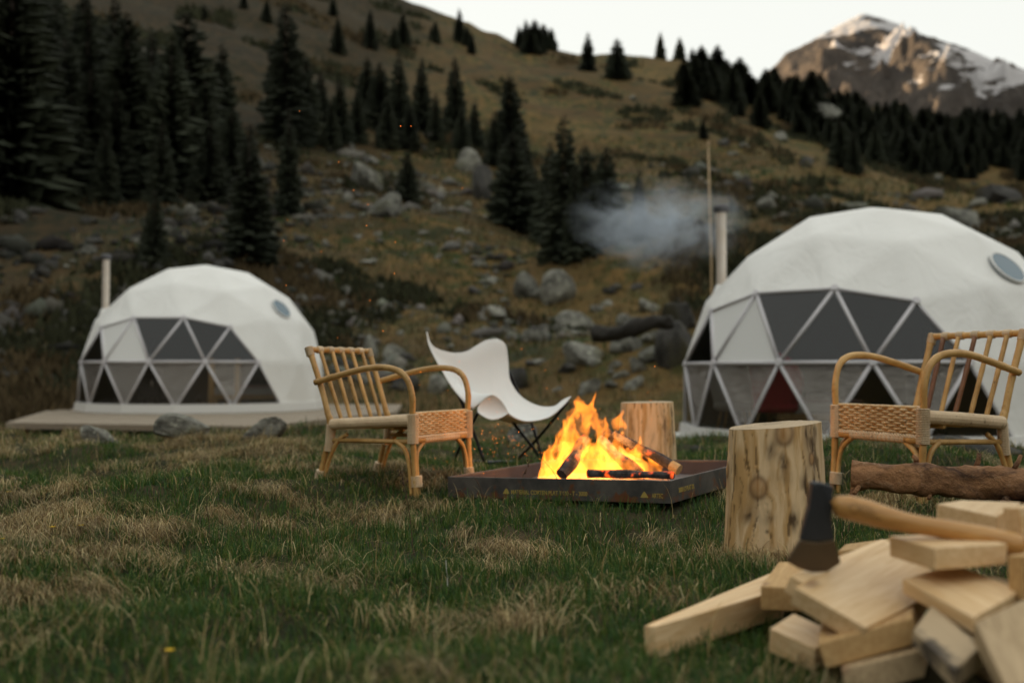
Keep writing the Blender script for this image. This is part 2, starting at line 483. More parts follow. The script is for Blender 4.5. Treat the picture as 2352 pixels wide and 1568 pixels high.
c = n.mix(n.ramp(f, [(.38, 0.), (.62, 1.)]), (.06, .028, .014), (.36, .18, .08))
c = n.mix(n.ramp(k, [(.58, 0.), (.7, .6)]), c, (.42, .28, .17))
n.base(c).set(Roughness=.95).bump(k, 1, .02)
n = N('char_bark'); n.base(n.mix(n.noise(5, 5, .6), (.010, .010, .009), (.040, .034, .026))).set(Roughness=.95)
N('flower_yellow').base((.75, .50, .02)).set(Roughness=.6)
n = N('dry_stem'); n.base((.085, .05, .03)).set(Roughness=.9)
n = N('spark'); n.b.inputs['Emission Color'].default_value = (1, .22, .03, 1); n.b.inputs['Emission Strength'].default_value = .9; n.base((.1, .02, .0))
M = MATS

# ================================================================== large structure
def build_terrain():
    azf = np.arange(-37, 37.01, .25)
    azc = np.concatenate([np.arange(39, 322, 3.0)])
    az = np.radians(np.concatenate([azf, azc]))
    r = np.concatenate([[0.0], np.arange(.5, 1.6, .22), np.arange(1.6, 11, .065), 11 * 1.0165 ** np.arange(0, 200)])
    r = np.concatenate([r, r[-1] * 1.25 ** np.arange(1, 13)])
    A, Rr = np.meshgrid(az, r, indexing='ij')
    X, Y = Rr * np.sin(A), Rr * np.cos(A)
    Z = H(X, Y)
    na, nr = X.shape
    idx = np.arange(na * nr).reshape(na, nr)
    i2 = np.roll(idx, -1, axis=0)
    F = np.stack([idx[:, :-1], idx[:, 1:], i2[:, 1:], i2[:, :-1]], -1).reshape(-1, 4)
    V = np.stack([X, Y, Z], -1).reshape(-1, 3)
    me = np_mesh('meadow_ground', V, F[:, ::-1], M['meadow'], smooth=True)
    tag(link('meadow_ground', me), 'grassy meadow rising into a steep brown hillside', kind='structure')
build_terrain()

def build_mountain():
    px = np.array([900, 1500, 1700, 1790, 1810, 1850, 1895, 1930, 1965, 1995, 2010, 2060, 2110, 2170, 2230, 2290, 2310, 2352, 2500, 2800, 3400])
    py = np.array([420, 330, 225, 140, 116, 96, 72, 54, 36, 20, 23, 44, 60, 84, 100, 130, 126, 148, 198, 262, 400])
    Yr = 3200.0
    prX = (px - 1176) / 2287 * Yr; prZ = (855 - py) / 2287 * Yr
    xs = np.linspace(300, 2700, 420); ys = np.linspace(2300, 4000, 220)
    X, Y = np.meshgrid(xs, ys, indexing='ij')
    P = np.interp(X, prX, prZ)
    d = np.abs(Y - Yr) / 1000.0
    rid = 1 - np.abs(fbm(X / 420, Y / 330, 0, 51, 5))
    rid2 = 1 - np.abs(fbm(X / 120, Y / 120, 0, 57, 4))
    front = sstep(0.0, .3, d)
    Z = P * (1 - .55 * d ** .9) + front * ((rid - .75) * 120 + (rid2 - .75) * 85 + (1 - np.abs(fbm(X / 45, Y / 45, 0, 63, 3)) - .75) * 34) + (1 - front) * (rid2 - .8) * 14 - front * 30
    # a buttress that runs down towards the camera from the summit, and a second one
    for bx, sl, hgt, wd in ((1000, -.22, 120, 80), (1180, -.05, 90, 70), (1400, .10, 80, 70)):
        cx = bx + sl * (Yr - Y)
        Z = Z + hgt * np.exp(-((X - cx) / wd) ** 2) * sstep(0.03, .3, d) * (1 - sstep(.55, 1.0, d)) * (Y < Yr)
    na, nr = X.shape
    idx = np.arange(na * nr).reshape(na, nr)
    F = np.stack([idx[:-1, :-1], idx[1:, :-1], idx[1:, 1:], idx[:-1, 1:]], -1).reshape(-1, 4)
    me = np_mesh('mountain', np.stack([X, Y, Z], -1).reshape(-1, 3), F, M['mountain_rock'], smooth=True)
    tag(link('mountain', me), 'rocky peak streaked with snow and touched by orange evening sun', kind='structure')
build_mountain()

# ------------------------------------------------------------------ domes
def icosa3():
    """class I frequency 3 geodesic sphere with a vertex at the top: verts, faces, ring of each vertex counted from the top"""
    V = [Vector((0, 0, 1))]
    z, r = 1 / math.sqrt(5), 2 / math.sqrt(5)
    for k in range(5): V.append(Vector((r * math.cos(k * R_(72)), r * math.sin(k * R_(72)), z)))
    for k in range(5): V.append(Vector((r * math.cos(R_(36) + k * R_(72)), r * math.sin(R_(36) + k * R_(72)), -z)))
    V.append(Vector((0, 0, -1)))
    T = []
    for k in range(5):
        k2 = (k + 1) % 5
        T += [(0, 1 + k, 1 + k2), (1 + k, 6 + k, 1 + k2), (1 + k2, 6 + k, 6 + k2), (11, 6 + k2, 6 + k)]
    vs_, key, fs = [], {}, []
    def g(p):
        p = p.normalized(); q = tuple(round(c, 4) for c in p)
        if q not in key: key[q] = len(vs_); vs_.append(p)
        return key[q]
    for a, b, c in T:
        a, b, c = V[a], V[b], V[c]
        G = {}
        for i in range(4):
            for j in range(4 - i):
                G[i, j] = g(a + (b - a) * (i / 3) + (c - a) * (j / 3))
        for i in range(3):
            for j in range(3 - i):
                fs.append((G[i, j], G[i + 1, j], G[i, j + 1]))
                if i + j < 2: fs.append((G[i + 1, j], G[i + 1, j + 1], G[i, j + 1]))
    nb = {i: set() for i in range(len(vs_))}
    for f in fs:
        for q in range(3): nb[f[q]].add(f[(q + 1) % 3]); nb[f[(q + 1) % 3]].add(f[q])
    ring = {g(Vector((0, 0, 1))): 0}; fr = list(ring)
    while fr:
        nx = []
        for v in fr:
            for w in nb[v]:
                if w not in ring: ring[w] = ring[v] + 1; nx.append(w)
        fr = nx
    return vs_, fs, ring

ICO = icosa3()

def make_dome(loc, Rad, label, turn=0.0, first=True):
    vs_, fs, ring = ICO
    V = [v * Rad for v in vs_]
    for k in (4, 5):
        ids = [i for i in ring if ring[i] == k]
        zm = sum(V[i].z for i in ids) / len(ids)
        rm = sum(math.hypot(V[i].x, V[i].y) for i in ids) / len(ids)
        for i in ids:
            h = math.hypot(V[i].x, V[i].y)
            V[i] = Vector((V[i].x * rm / h, V[i].y * rm / h, zm))
            if k == 5: zb = zm
    # turn it so that a hub of the waist ring looks at the camera (local -y)
    a0 = math.atan2(-loc[0], loc[1])            # direction to the camera seen from the dome, as azimuth
    toc = Vector((-loc[0], -loc[1], 0)).normalized()
    base_ang = math.atan2(toc.y, toc.x)
    hubs = sorted((math.atan2(V[i].y, V[i].x) for i in ring if ring[i] == 4))
    rot = Matrix.Rotation(base_ang - hubs[7] + R_(turn), 3, 'Z')
    V = [rot @ v - Vector((0, 0, zb)) for v in V]
    root = empty('dome_tent', loc, (0, 0, 0), label, 'dome tent', 'geodesic dome tents on the meadow')
    def az(i):
        a = math.degrees(math.atan2(V[i].y, V[i].x) - base_ang)
        return (a + 180) % 360 - 180          # positive to the right of the camera's view
    cover, win = [], []
    for f in fs:
        rk = sorted(ring[i] for i in f)
        if rk[-1] > 5: continue
        ok = False
        if rk[0] >= 3 and rk[-1] >= 4:
            ok = True
            for i in f:
                a = az(i)
                lo, hi = {3: (-66, 18), 4: (-78, 30), 5: (-91, 43)}[ring[i]]
                if not lo <= a <= hi: ok = False
        (win if ok else cover).append(f)
    def orient(f):
        a, b, c = (V[i] for i in f)
        ctr = (a + b + c) / 3
        nrm = (b - a).cross(c - a)
        return f if nrm.dot(ctr - Vector((0, 0, Rad * .2))) > 0 else (f[0], f[2], f[1])
    # fabric cover: facets with a soft fold, an inner and an outer skin
    def fabric(off, faces, seg=10):
        vv, ff, key = [], [], {}
        def g(p):
            q = tuple(round(c, 3) for c in p)
            if q not in key: key[q] = len(vv); vv.append(p)
            return key[q]
        ctr = Vector((0, 0, -zb))
        for f in faces:
            a, b, c = (V[i] for i in orient(f))
            G = {}
            for i in range(seg + 1):
                for j in range(seg + 1 - i):
                    p = a + (b - a) * (i / seg) + (c - a) * (j / seg)
                    u, v_, w = i / seg, j / seg, 1 - i / seg - j / seg
                    sag = 27 * u * v_ * w
                    e = min(u, v_, w)
                    out = (p - ctr).normalized()
                    wr = float(vn(p.x * 1.7, p.y * 1.7, p.z * .9, 5)) - .5
                    q = p + out * (off - .007 * sag + .03 * wr * min(1, e * 5))
                    if abs(p.z) < 1e-4: q.z = 0
                    G[i, j] = g(q)
            for i in range(seg):
                for j in range(seg - i):
                    ff.append((G[i, j], G[i + 1, j], G[i, j + 1]))
                    if i + j < seg - 1: ff.append((G[i + 1, j], G[i + 1, j + 1], G[i, j + 1]))
        return vv, ff
    vv, ff = fabric(.028, cover)
    me = np_mesh('fabric_cover', [tuple(p) for p in vv], ff, M['dome_fabric'], smooth=True)
    link('fabric_cover', me, root)
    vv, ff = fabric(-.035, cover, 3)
    link('inner_shade_skin', np_mesh('inner_shade_skin', [tuple(p) for p in vv], [f[::-1] for f in ff], M['dome_inner_shade'], smooth=True), root)  # added dark skin that imitates the unlit inside of the cover
    # seam welt along the window opening, struts, hubs, panes
    we, ce = {}, set()
    for f in win:
        for q in range(3):
            e = tuple(sorted((f[q], f[(q + 1) % 3]))); we[e] = we.get(e, 0) + 1
    hubset = set()
    for (a, b) in we:
        m = MB(); m.tube([V[a] * 1.0 + Vector((0, 0, .02)) * (ring[a] == 5), V[b] + Vector((0, 0, .02)) * (ring[b] == 5)], .030, 6)
        m.build('strut', M['strut_white'], root, smooth=True)
        hubset |= {a, b}
    for h in hubset:
        o = (V[h] - Vector((0, 0, -zb))).normalized()
        m = MB(); m.tube([V[h] - o * .03, V[h] + o * .036], .055, 12)
        m.build('hub_plate', M['strut_white'], root, smooth=False, bevel=.008)
    for f in win:
        f = orient(f)
        a, b, c = (V[i] for i in f)
        ctr = (a + b + c) / 3
        P = [ctr + (p - ctr) * .985 for p in (a, b, c)]
        ca = sum(az(i) for i in f) / 3
        if min(ring[i] for i in f) == 3 and -58 < ca < -34:      # two fabric panels
            m = MB(); m.prism([p - (ctr - Vector((0, 0, -zb))).normalized() * .012 for p in P], (ctr - Vector((0, 0, -zb))).normalized() * .006); m.build('privacy_panel', M['canvas_white'], root)
            continue
        link('pane', np_mesh('pane', [tuple(p) for p in P], [(0, 1, 2)], M['window_film' if min(ring[i] for i in f) == 3 else ('window_film_low' if sum(ring[i] == 5 for i in f) == 2 else 'window_film_rippled')]), root)
    # base skirt: a low band that follows the fifteen sides
    rb = [i for i in ring if ring[i] == 5]; rb.sort(key=lambda i: math.atan2(V[i].y, V[i].x))
    m = MB(); k = len(rb)
    P0 = [V[i] * 1.0 for i in rb]
    vv = []
    for (s, z0) in ((1.0, .10), (1.025, .10), (1.03, -.10), (1.0, -.10)):
        vv += [Vector((p.x * s, p.y * s, z0)) for p in P0]
    ff = [(q * k + i, q * k + (i + 1) % k, ((q + 1) % 4) * k + (i + 1) % k, ((q + 1) % 4) * k + i) for q in range(4) for i in range(k)]
    m.add(vv, ff); m.build('base_skirt', M['white_paint'], root)
    # floor
    m = MB(); m.prism([Vector((p.x * .995, p.y * .995, -.06)) for p in P0], (0, 0, .065)); m.build('floor_disc', M['deck_wood'], root)
    # porthole at the right of the window
    a = base_ang + R_(50)
    zc = 2.40; cz = -zb
    nrm = Vector((math.cos(a) * math.sqrt(max(.01, 1 - ((zc - cz) / Rad) ** 2)), math.sin(a) * math.sqrt(max(.01, 1 - ((zc - cz) / Rad) ** 2)), (zc - cz) / Rad))
    ctr = Vector((0, 0, cz)) + nrm * (Rad * .985 + .02)
    q = nrm.to_track_quat('Z', 'Y').to_matrix()
    pts = [ctr + q @ Vector((.275 * math.cos(t), .275 * math.sin(t), .0)) for t in np.linspace(0, 2 * math.pi, 33)[:-1]]
    m = MB(); m.tube(pts + [pts[0]], .018, 8, caps=False); fr_ = m.build('porthole', M['white_paint'], root, smooth=True)
    m = MB(); m.prism([ctr + q @ Vector((.27 * math.cos(t), .27 * math.sin(t), -.035)) for t in np.linspace(0, 2 * math.pi, 33)[:-1]], nrm * .045)
    m.build('porthole_pane', M['porthole_glass'], fr_)
    # stove flue on the left flank
    fa = base_ang + R_(-93)
    fx, fy = math.cos(fa) * 2.38, math.sin(fa) * 2.38
    m = MB()
    m.tube([(fx, fy, 2.20), (fx, fy, 2.6), (fx, fy, 3.62)], [.085, .085, .085], 20)
    pipe = m.build('chimney_pipe', M['flue_metal'], root, smooth=True); auto_smooth(pipe.data)
    for zz in (2.95, 3.3):
        m = MB(); m.tube([(fx, fy, zz - .02), (fx, fy, zz + .02)], .092, 20); m.build('pipe_collar', M['flue_metal'], pipe)
    m = MB(); m.tube([(fx, fy, 3.62), (fx, fy, 3.66), (fx, fy, 3.72), (fx, fy, 3.75)], [.10, .135, .135, .09], 20)
    m.build('rain_cap', M['cap_metal'], pipe)
    m = MB(); m.tube([(fx, fy, 2.16), (fx, fy, 2.26), (fx, fy, 2.40)], [.17, .15, .092], 20); b_ = m.build('flue_boot', M['dome_fabric'], root, smooth=True)
    return root, base_ang

def place_in(root, ang, fwd, right):
    """point inside a dome: fwd metres towards the camera, right metres to the right of the camera's view"""
    l = root.location
    f = Vector((math.cos(ang), math.sin(ang), 0)); r = Vector((math.cos(ang + math.pi / 2), math.sin(ang + math.pi / 2), 0))
    return l + f * fwd + r * right

DOME_R, angR = make_dome((5.72, 15.8, -.28), 3.0, 'large white dome tent behind the rattan chair and tree stumps, cut by the photo edge')
DOME_L, angL = make_dome((-7.80, 25.3, -.17), 3.0, 'smaller looking white dome tent farther away on its own wooden deck')

# decks
def build_deck(name, label, poly, ztop, thick, zleg, posts, board=.16, mat='deck_wood'):
    root = empty(name, (0, 0, ztop), (0, 0, 0), label, 'wooden deck', 'wooden decks under the dome tents')
    P = [Vector((p[0], p[1], 0)) for p in poly]
    ys = [p.y for p in P]; y = min(ys) + .002
    def span(yy):
        xs = []
        for i in range(len(P)):
            a, b = P[i], P[(i + 1) % len(P)]
            if (a.y - yy) * (b.y - yy) <= 0 and a.y != b.y: xs.append(a.x + (b.x - a.x) * (yy - a.y) / (b.y - a.y))
        return (min(xs), max(xs)) if len(xs) > 1 else None
    while y + board < max(ys):
        s0, s1 = span(y + .004), span(y + board - .006)
        if s0 and s1:
            m = MB(); z0 = -RNG.random() * .004
            pts = [(s0[0], y + .004, z0 - .035), (s0[1], y + .004, z0 - .035), (s1[1], y + board - .006, z0 - .035), (s1[0], y + board - .006, z0 - .035)]
            m.prism([Vector(p) for p in pts], (0, 0, .035)); m.build('board', M[mat], root)
        y += board
    for i in range(len(P)):
        a, b = P[i], P[(i + 1) % len(P)]
        d = (b - a).normalized(); c = (a + b) / 2
        ctr = sum((p for p in P), Vector()) / len(P)
        inn = (ctr - c); inn = (inn - d * inn.dot(d)).normalized()
        m = MB(); m.box((0, 0, 0), ((b - a).length - .02, .04, thick), Matrix.Rotation(math.atan2(d.y, d.x), 3, 'Z'))
        m.build('fascia', M[mat], root, loc=c + inn * .03 + Vector((0, 0, -.037 - thick / 2)))
    for (x, yy) in posts:
        g = hz(x, yy) - .1
        m = MB(); m.box((0, 0, (g - ztop - .037) / 2), (.09, .09, ztop - .037 - g)); m.build('post', M['dull_timber'], root, loc=(x, yy, 0))
    return root
pl = [(-9.35, 18.4), (-4.35, 17.2), (-2.75, 23.6), (-3.2, 29.0), (-11.2, 29.6), (-11.3, 24.2)]
build_deck('wooden_deck', 'low wooden deck under the farther dome tent, its corner jutting out to the left', pl, -.275, .07, 0,
           [(-9.1, 18.7), (-7.7, 18.25), (-6.2, 17.9), (-4.6, 17.55), (-3.6, 21), (-3.0, 23.6), (-10.2, 21.4), (-10.9, 24.4), (-5.5, 22), (-8, 23)])
a_ = [R_(t) for t in range(0, 360, 24)]
pr = [(5.72 + 3.3 * math.cos(t), 15.8 + 3.3 * math.sin(t)) for t in a_]
build_deck('wooden_deck', 'round white edged deck under the large dome tent behind the stumps', pr, -.385, .16, 0,
           [(5.72 + 3.1 * math.cos(t), 15.8 + 3.1 * math.sin(t)) for t in a_[::2]], mat='white_paint')

# furniture seen through the windows
def shell_chair(loc, rz, fab, label):
    r = empty('armchair', loc, (0, 0, rz), label, 'armchair')
    vv, ff = [], []
    nu, nv = 20, 12
    for j in range(nv + 1):
        for i in range(nu + 1):
            a = R_(-25) + R_(230) * i / nu; t = j / nv
            hgt = .45 + .55 * (math.sin(math.pi * i / nu)) ** .8
            vv.append((math.cos(a) * (.30 + .10 * t), math.sin(a) * (.30 + .10 * t), .36 + t * (hgt - .1)))
    for j in range(nv):
        for i in range(nu):
            p = j * (nu + 1) + i; ff.append((p, p + 1, p + nu + 2, p + nu + 1))
    o = link('backrest', np_mesh('backrest', vv, ff, fab, smooth=True), r)
    s = o.modifiers.new('thickness', 'SOLIDIFY'); s.thickness = .09
    m = MB(); m.tube([(0, 0, .34), (0, 0, .38), (0, 0, .46), (0, 0, .49)], [.27, .33, .33, .27], 20); m.build('seat', fab, r, smooth=True)
    for sx in (-1, 1):
        for sy in (-1, 1):
            m = MB(); m.tube([(sx * .17, sy * .17, .36), (sx * .24, sy * .24, 0)], .018, 8); m.build('leg', M['gold_timber'], r)
    return r
shell_chair(place_in(DOME_R, angR, 1.15, -2.0), angR - 1.2, M['sheepskin'], 'white sheepskin armchair behind the window of the large dome tent')
shell_chair(place_in(DOME_R, angR, 1.7, -1.35), angR - 1.9, M['red_fabric'], 'dark red armchair behind the window of the large dome tent')
def bed(loc, rz, label, blanket):
    r = empty('bed', loc, (0, 0, rz), label, 'bed', 'beds inside the dome tents')
    m = MB(); m.box((0, 0, .2), (1.9, 1.3, .12)); m.build('bed_frame', M['gold_timber'], r, bevel=.01)
    for sx in (-.88, .88):
        for sy in (-.58, .58):
            m = MB(); m.box((sx, sy, .07), (.09, .09, .14)); m.build('leg', M['gold_timber'], r)
    m = MB(); m.box((0, 0, .35), (1.84, 1.26, .18)); m.build('mattress', M['cotton'], r, bevel=.04, seg=3)
    m = MB(); m.box((.25, 0, .46), (1.36, 1.34, .05)); m.build('blanket', blanket, r, bevel=.022, seg=2)
    for sy in (-.3, .3):
        m = MB(); m.box((-.70, sy, .49), (.36, .5, .12)); m.build('pillow', M['cotton'], r, bevel=.05, seg=3)
    return r
bed(place_in(DOME_R, angR, -.9, -1.0) + Vector((0, 0, .005)), angR + .2, 'bed with pink cover at the left inside the large dome tent', M['pink_blanket'])
bed(place_in(DOME_L, angL, .2, 1.25) + Vector((0, 0, .005)), angL + 1.3, 'bed with pink cover inside the farther dome tent', M['pink_blanket'])
def stove(loc, label):
    r = empty('wood_stove', loc, (0, 0, 0), label, 'wood stove', 'black wood stoves inside the dome tents')
    m = MB(); m.box((0, 0, .55), (.46, .40, .66)); m.build('stove_body', M['black_iron'], r, bevel=.02)
    m = MB(); m.box((0, -.21, .56), (.32, .025, .36)); d = m.build('stove_door', M['black_iron'], r, bevel=.008)
    m = MB(); m.tube([(.13, -.235, .5), (.13, -.25, .62)], .012, 8); m.build('handle', M['flue_metal'], d)
    for sx in (-.18, .18):
        for sy in (-.15, .15):
            m = MB(); m.tube([(sx, sy, .23), (sx * 1.1, sy * 1.1, 0)], .02, 8); m.build('leg', M['black_iron'], r)
    m = MB(); m.tube([(0, 0, .88), (0, 0, 1.6)], .07, 14); m.build('stove_pipe', M['black_iron'], r, smooth=True)
stove(place_in(DOME_L, angL, 1.2, -1.25) + Vector((0, 0, .006)), 'black wood stove behind the window of the farther dome tent')
stove(place_in(DOME_R, angR, .9, .75) + Vector((0, 0, .006)), 'black wood stove inside the large dome tent behind the cane chair')
for dx in (.15, .75):
    m = MB(); m.tube([(0, 0, 0), (0.01, 0, .6), (0, .01, 1.15)], [.085, .075, .07], 10)
    tag(m.build('timber_post', M['gold_timber'], None, smooth=True, loc=place_in(DOME_L, angL, 1.5, dx) + Vector((0, 0, .006))),
        'round timber post left of the bed in the farther dome tent' if dx < .5 else 'round timber post right beside the bed in the farther dome tent', 'post', 'timber posts in the farther dome tent')

# tall thin pole behind the flue of the large dome
p = ground(1634, 600, 18, 60)
d = 26.0
P = at_d(1634, 640, d)
g = hz(P.x, P.y)
top = at_d(1629, 335, d).z
root = empty('pole', (P.x, P.y, g - .3), (0, 0, 0), 'thin weathered timber pole rising behind the chimney of the large dome', 'pole')
m = MB(); m.tube([(0, 0, 0), (0, 0, (top - g) * .6), (-.06, 0, top - g + .3)], [.032, .028, .024], 10); m.build('shaft', M['dull_timber'], root, smooth=True)
m = MB(); m.tube([(-.06, 0, top - g + .30), (-.06, 0, top - g + .42)], [.05, .04], 10); m.build('pole_cap', M['dull_timber'], root)

# ------------------------------------------------------------------ spruces
def spruce_meshes(seed, slim=1.0):
    """unit spruce: 1 m tall, crown of drooping jagged sprays"""
    rg = random.Random(seed)
    V, F = [], []
    nwh = 38
    for i in range(nwh):
        h = .045 + .94 * (i / (nwh - 1)) ** .92
        rad = .25 * slim * (1 - h) ** .68 * (1 - .30 * math.exp(-h * 26)) + .008
        nb = max(4, int(18 * (1 - h) ** .6) + 3)
        ph = rg.random() * 6.28
        for k in range(nb):
            a = ph + 6.283 * (k + rg.uniform(-.35, .35)) / nb
            L = rad * rg.uniform(.5, 1.3)
            droop = rg.uniform(.10, .42) * L * (1.1 - h * .8)
            w = L * rg.uniform(.13, .26) + .004
            ca, sa = math.cos(a), math.sin(a)
            z0 = h + rg.uniform(-.02, .02)
            def P(t, s, dz=0): return (ca * L * t - sa * w * s, sa * L * t + ca * w * s, z0 - droop * t * t + dz + (.25 * L * t if h > .8 else .06 * L * t))
            b = len(V)
            V += [P(.04, 0), P(.42, .62, -.05 * L), P(.36, -.62, -.05 * L), P(.70, .50, -.08 * L), P(.66, -.50, -.08 * L), P(1.0, 0, .02 * L), P(.5, 0, .05 * L)]
            F += [(b, b + 6, b + 1), (b, b + 2, b + 6), (b + 1, b + 6, b + 3), (b + 2, b + 4, b + 6), (b + 3, b + 6, b + 5), (b + 4, b + 5, b + 6)]
            # hanging spray below the branch
            b = len(V)
            hd = L * rg.uniform(.22, .42)
            V += [P(.22, .05), P(.92, -.05), P(.75, .12, -hd), P(.40, -.1, -hd * .8)]
            F += [(b, b + 1, b + 2), (b, b + 2, b + 3)]
    crown = np_mesh('crown', V, F, M['needles'])
    m = MB(); m.tube([(0, 0, -.06), (0, 0, .1), (.004, 0, .5), (0, 0, .97)], [.020, .015, .009, .002], 7)
    trunk = m.mesh('trunk', M['trunk_bark'], smooth=True)
    return crown, trunk
SPR = [spruce_meshes(s, sl) for s, sl in ((1, .95), (2, .8), (3, 1.1), (4, .72), (5, 1.0), (6, .88))]

def spruce(px, tip, basey, label, group, wide=1.0, lim=(1.5, 26), dmin=26):
    g = ground(px, basey, dmin)
    h = (basey - tip) / 2287 * g.y * 1.04
    h = min(max(h, lim[0]), lim[1])
    c, t = SPR[RNG.randrange(len(SPR))]
    root = empty('spruce_tree', (g.x, g.y, g.z - .03 * h), (0, 0, RNG.random() * 6.28), label, 'spruce tree', group)
    s = (h * wide * RNG.uniform(.92, 1.08), h * wide * RNG.uniform(.92, 1.08), h)
    link('crown', c, root, scale=s); link('trunk', t, root, scale=s)
    return root

for (x, t, b, w) in ():
    pass
GL = 'spruces of the dark stand on the left slope'
LL = 'dark spruce in the crowded stand on the left slope'
for (x, t, b, w) in ((22, -120, 500, 1.2), (70, -40, 540, 1.25), (145, 80, 420, 1.1), (205, 150, 450, 1.1), (250, 110, 420, 1.0), (330, 140, 440, 1.1), (390, 90, 470, 1.1), (470, 180, 430, 1.0), (110, 200, 520, 1.2),
                     (20, 150, 590, 1.2), (300, 240, 470, 1.2), (440, 260, 500, 1.2), (530, 250, 460, 1.1), (-40, -60, 560, 1.2), (-60, 200, 640, 1.2), (180, 300, 530, 1.2), (370, 300, 520, 1.2), (240, 330, 540, 1.1),
                     (480, 330, 560, 1.1), (75, 330, 600, 1.1), (-20, 20, 480, 1.3), (100, 60, 380, 1.2), (190, 40, 330, 1.1), (345, 60, 350, 1.1), (240, 200, 430, 1.2), (160, 240, 500, 1.3), (30, 240, 540, 1.3), (120, 340, 590, 1.2), (400, 230, 500, 1.2), (310, 330, 560, 1.2), (500, 400, 590, 1.1), (430, 380, 585, 1.1), (525, 300, 520, 1.1)):
    b2 = min(b, 455 + RNG.uniform(-40, 25)); t = t - max(0, b - b2) * .55
    spruce(x, t, b2, LL, GL, w * RNG.uniform(.85, 1.25))
for i in range(34):
    x = RNG.uniform(-90, 330) - 40 * (i % 2); b2 = RNG.uniform(180, 470)
    spruce(x, b2 - RNG.uniform(220, 380), b2, LL, GL, RNG.uniform(.95, 1.35))
for (x, t, b, w, lab) in ((288, 22, 430, 1.15, 'tall broad spruce left of centre in the dark left stand, tip against brown grass'),
                          (424, 18, 410, 1.05, 'tall spruce right beside the broad one in the dark left stand'),
                          (508, 98, 330, .8, 'slim spruce with bare pointed tip on the right fringe of the left stand'),
                          (655, 4, 330, .9, 'tallest narrow spruce standing above the boulders right of the left stand'),
                          (570, 278, 600, 1.05, 'large spruce with brownish top directly above the farther dome tent'),
                          (354, 432, 612, .95, 'small dark spruce above the chimney of the farther dome tent'),
                          (662, 240, 500, .7, 'thin bare looking spruce between the big spruce and the boulders'),
                          (1170, 168, 380, 1.0, 'dark spruce alone in the middle of the slope above the smoke'),
                          (1178, 300, 530, 1.0, 'dense spruce below the middle of the slope, left of the smoke'),
                          (935, 345, 470, 1.0, 'small dark spruce standing beside the large grey boulders'),
                          (1615, 272, 322, 1.3, 'lone small spruce on the open slope above the thin pole'),
                          (1468, 388, 560, .7, 'slender spruce standing half inside the chimney smoke'),
                          (1517, 53, 118, 1.0, 'taller of two pointed spruces standing up on the skyline'),
                          (1561, 68, 125, 1.0, 'shorter of two pointed spruces standing up on the skyline'),
                          (1350, 72, 165, 1.1, 'dark spruce standing on the bare crest left of the two pointed ones'),
                          (1418, 90, 185, 1.2, 'dark broad spruce just below the crest beside the lone crest spruce')):
    spruce(x, t, b, lab, 'spruces on the hillside', w * 1.15)
for (x, t, b) in ((612, 0, 52), (470, 12, 50), (765, -8, 40), (776, 48, 128), (850, 20, 112), (925, 30, 108), (905, 60, 112), (1000, 48, 98), (1055, 18, 100), (1083, 72, 122), (1072, 60, 108), (990, 62, 96), (560, -20, 20)):
    spruce(x, t, b, 'dark spruce on the brown upper slope left of the sky', 'spruces on the upper slope', 1.15)
for (x, t, b) in ((842, 130, 280), (872, 140, 300), (915, 118, 320), (968, 128, 300), (1045, 128, 320), (780, 175, 330), (735, 165, 310), (820, 200, 330), (890, 220, 340), (1000, 215, 330), (940, 240, 345), (1090, 230, 340), (1060, 250, 350), (700, 120, 320), (1135, 250, 380), (760, 240, 345)):
    spruce(x, t, b, 'dark spruce in the belt across the middle of the slope', 'spruces of the middle belt', 1.05)
for (x, t, b) in ((1296, 260, 590), (1345, 330, 575), (1393, 336, 560), (1262, 330, 560), (1230, 380, 540), (1320, 380, 600), (1210, 330, 500)):
    spruce(x, t, b, 'dark spruce of the clump beside the chimney smoke', 'spruces beside the smoke', .95)
for (x, t, b) in ((1192, 58, 112), (1208, 46, 115), (1228, 44, 116), (1248, 56, 116), (1266, 68, 118), (1218, 60, 125), (1240, 70, 125)):
    spruce(x, t, b, 'low bushy spruce of the round clump on the skyline', 'spruces of the skyline clump', 1.5)
# the dark wood along the right ridge
rw = random.Random(41)
edge = [(1560, 120), (1610, 108), (1660, 112), (1700, 125), (1735, 155), (1765, 150), (1800, 150), (1850, 158), (1900, 178), (1950, 200), (2000, 215), (2050, 226), (2100, 240), (2200, 250), (2300, 250), (2360, 250), (2480, 265)]
ex = [e[0] for e in edge]; ey = [e[1] for e in edge]
k = 0
for i in range(130):
    x = 1560 + i * 7.1 + rw.uniform(-5, 5)
    t = float(np.interp(x, ex, ey)) + rw.uniform(-20, 26) + (24 if i % 3 == 2 else 0)
    if rw.random() < .22: continue
    spruce(x, t + 12, t + rw.uniform(52, 84) + (25 if i % 3 == 2 else 0), 'dark spruce of the wood along the right ridge', 'spruces of the right ridge wood', rw.uniform(1.5, 2.4), dmin=60)
for i in range(78):
    x = 1760 + rw.random() * 620; yb = float(np.interp(x, ex, ey)) + rw.uniform(95, 165)
    spruce(x, yb - rw.uniform(34, 58), yb, 'dark spruce of the wood along the right ridge', 'spruces of the right ridge wood', rw.uniform(1.6, 2.5), dmin=60)
for (x, t, b) in ((1700, 225, 268), (1680, 235, 270), (1930, 262, 385), (1960, 300, 400), (1830, 238, 300), (1905, 265, 335), (2010, 290, 380)):
    spruce(x, t, b, 'dark squat spruce scattered below the right ridge wood', 'spruces below the right ridge wood', 1.3)

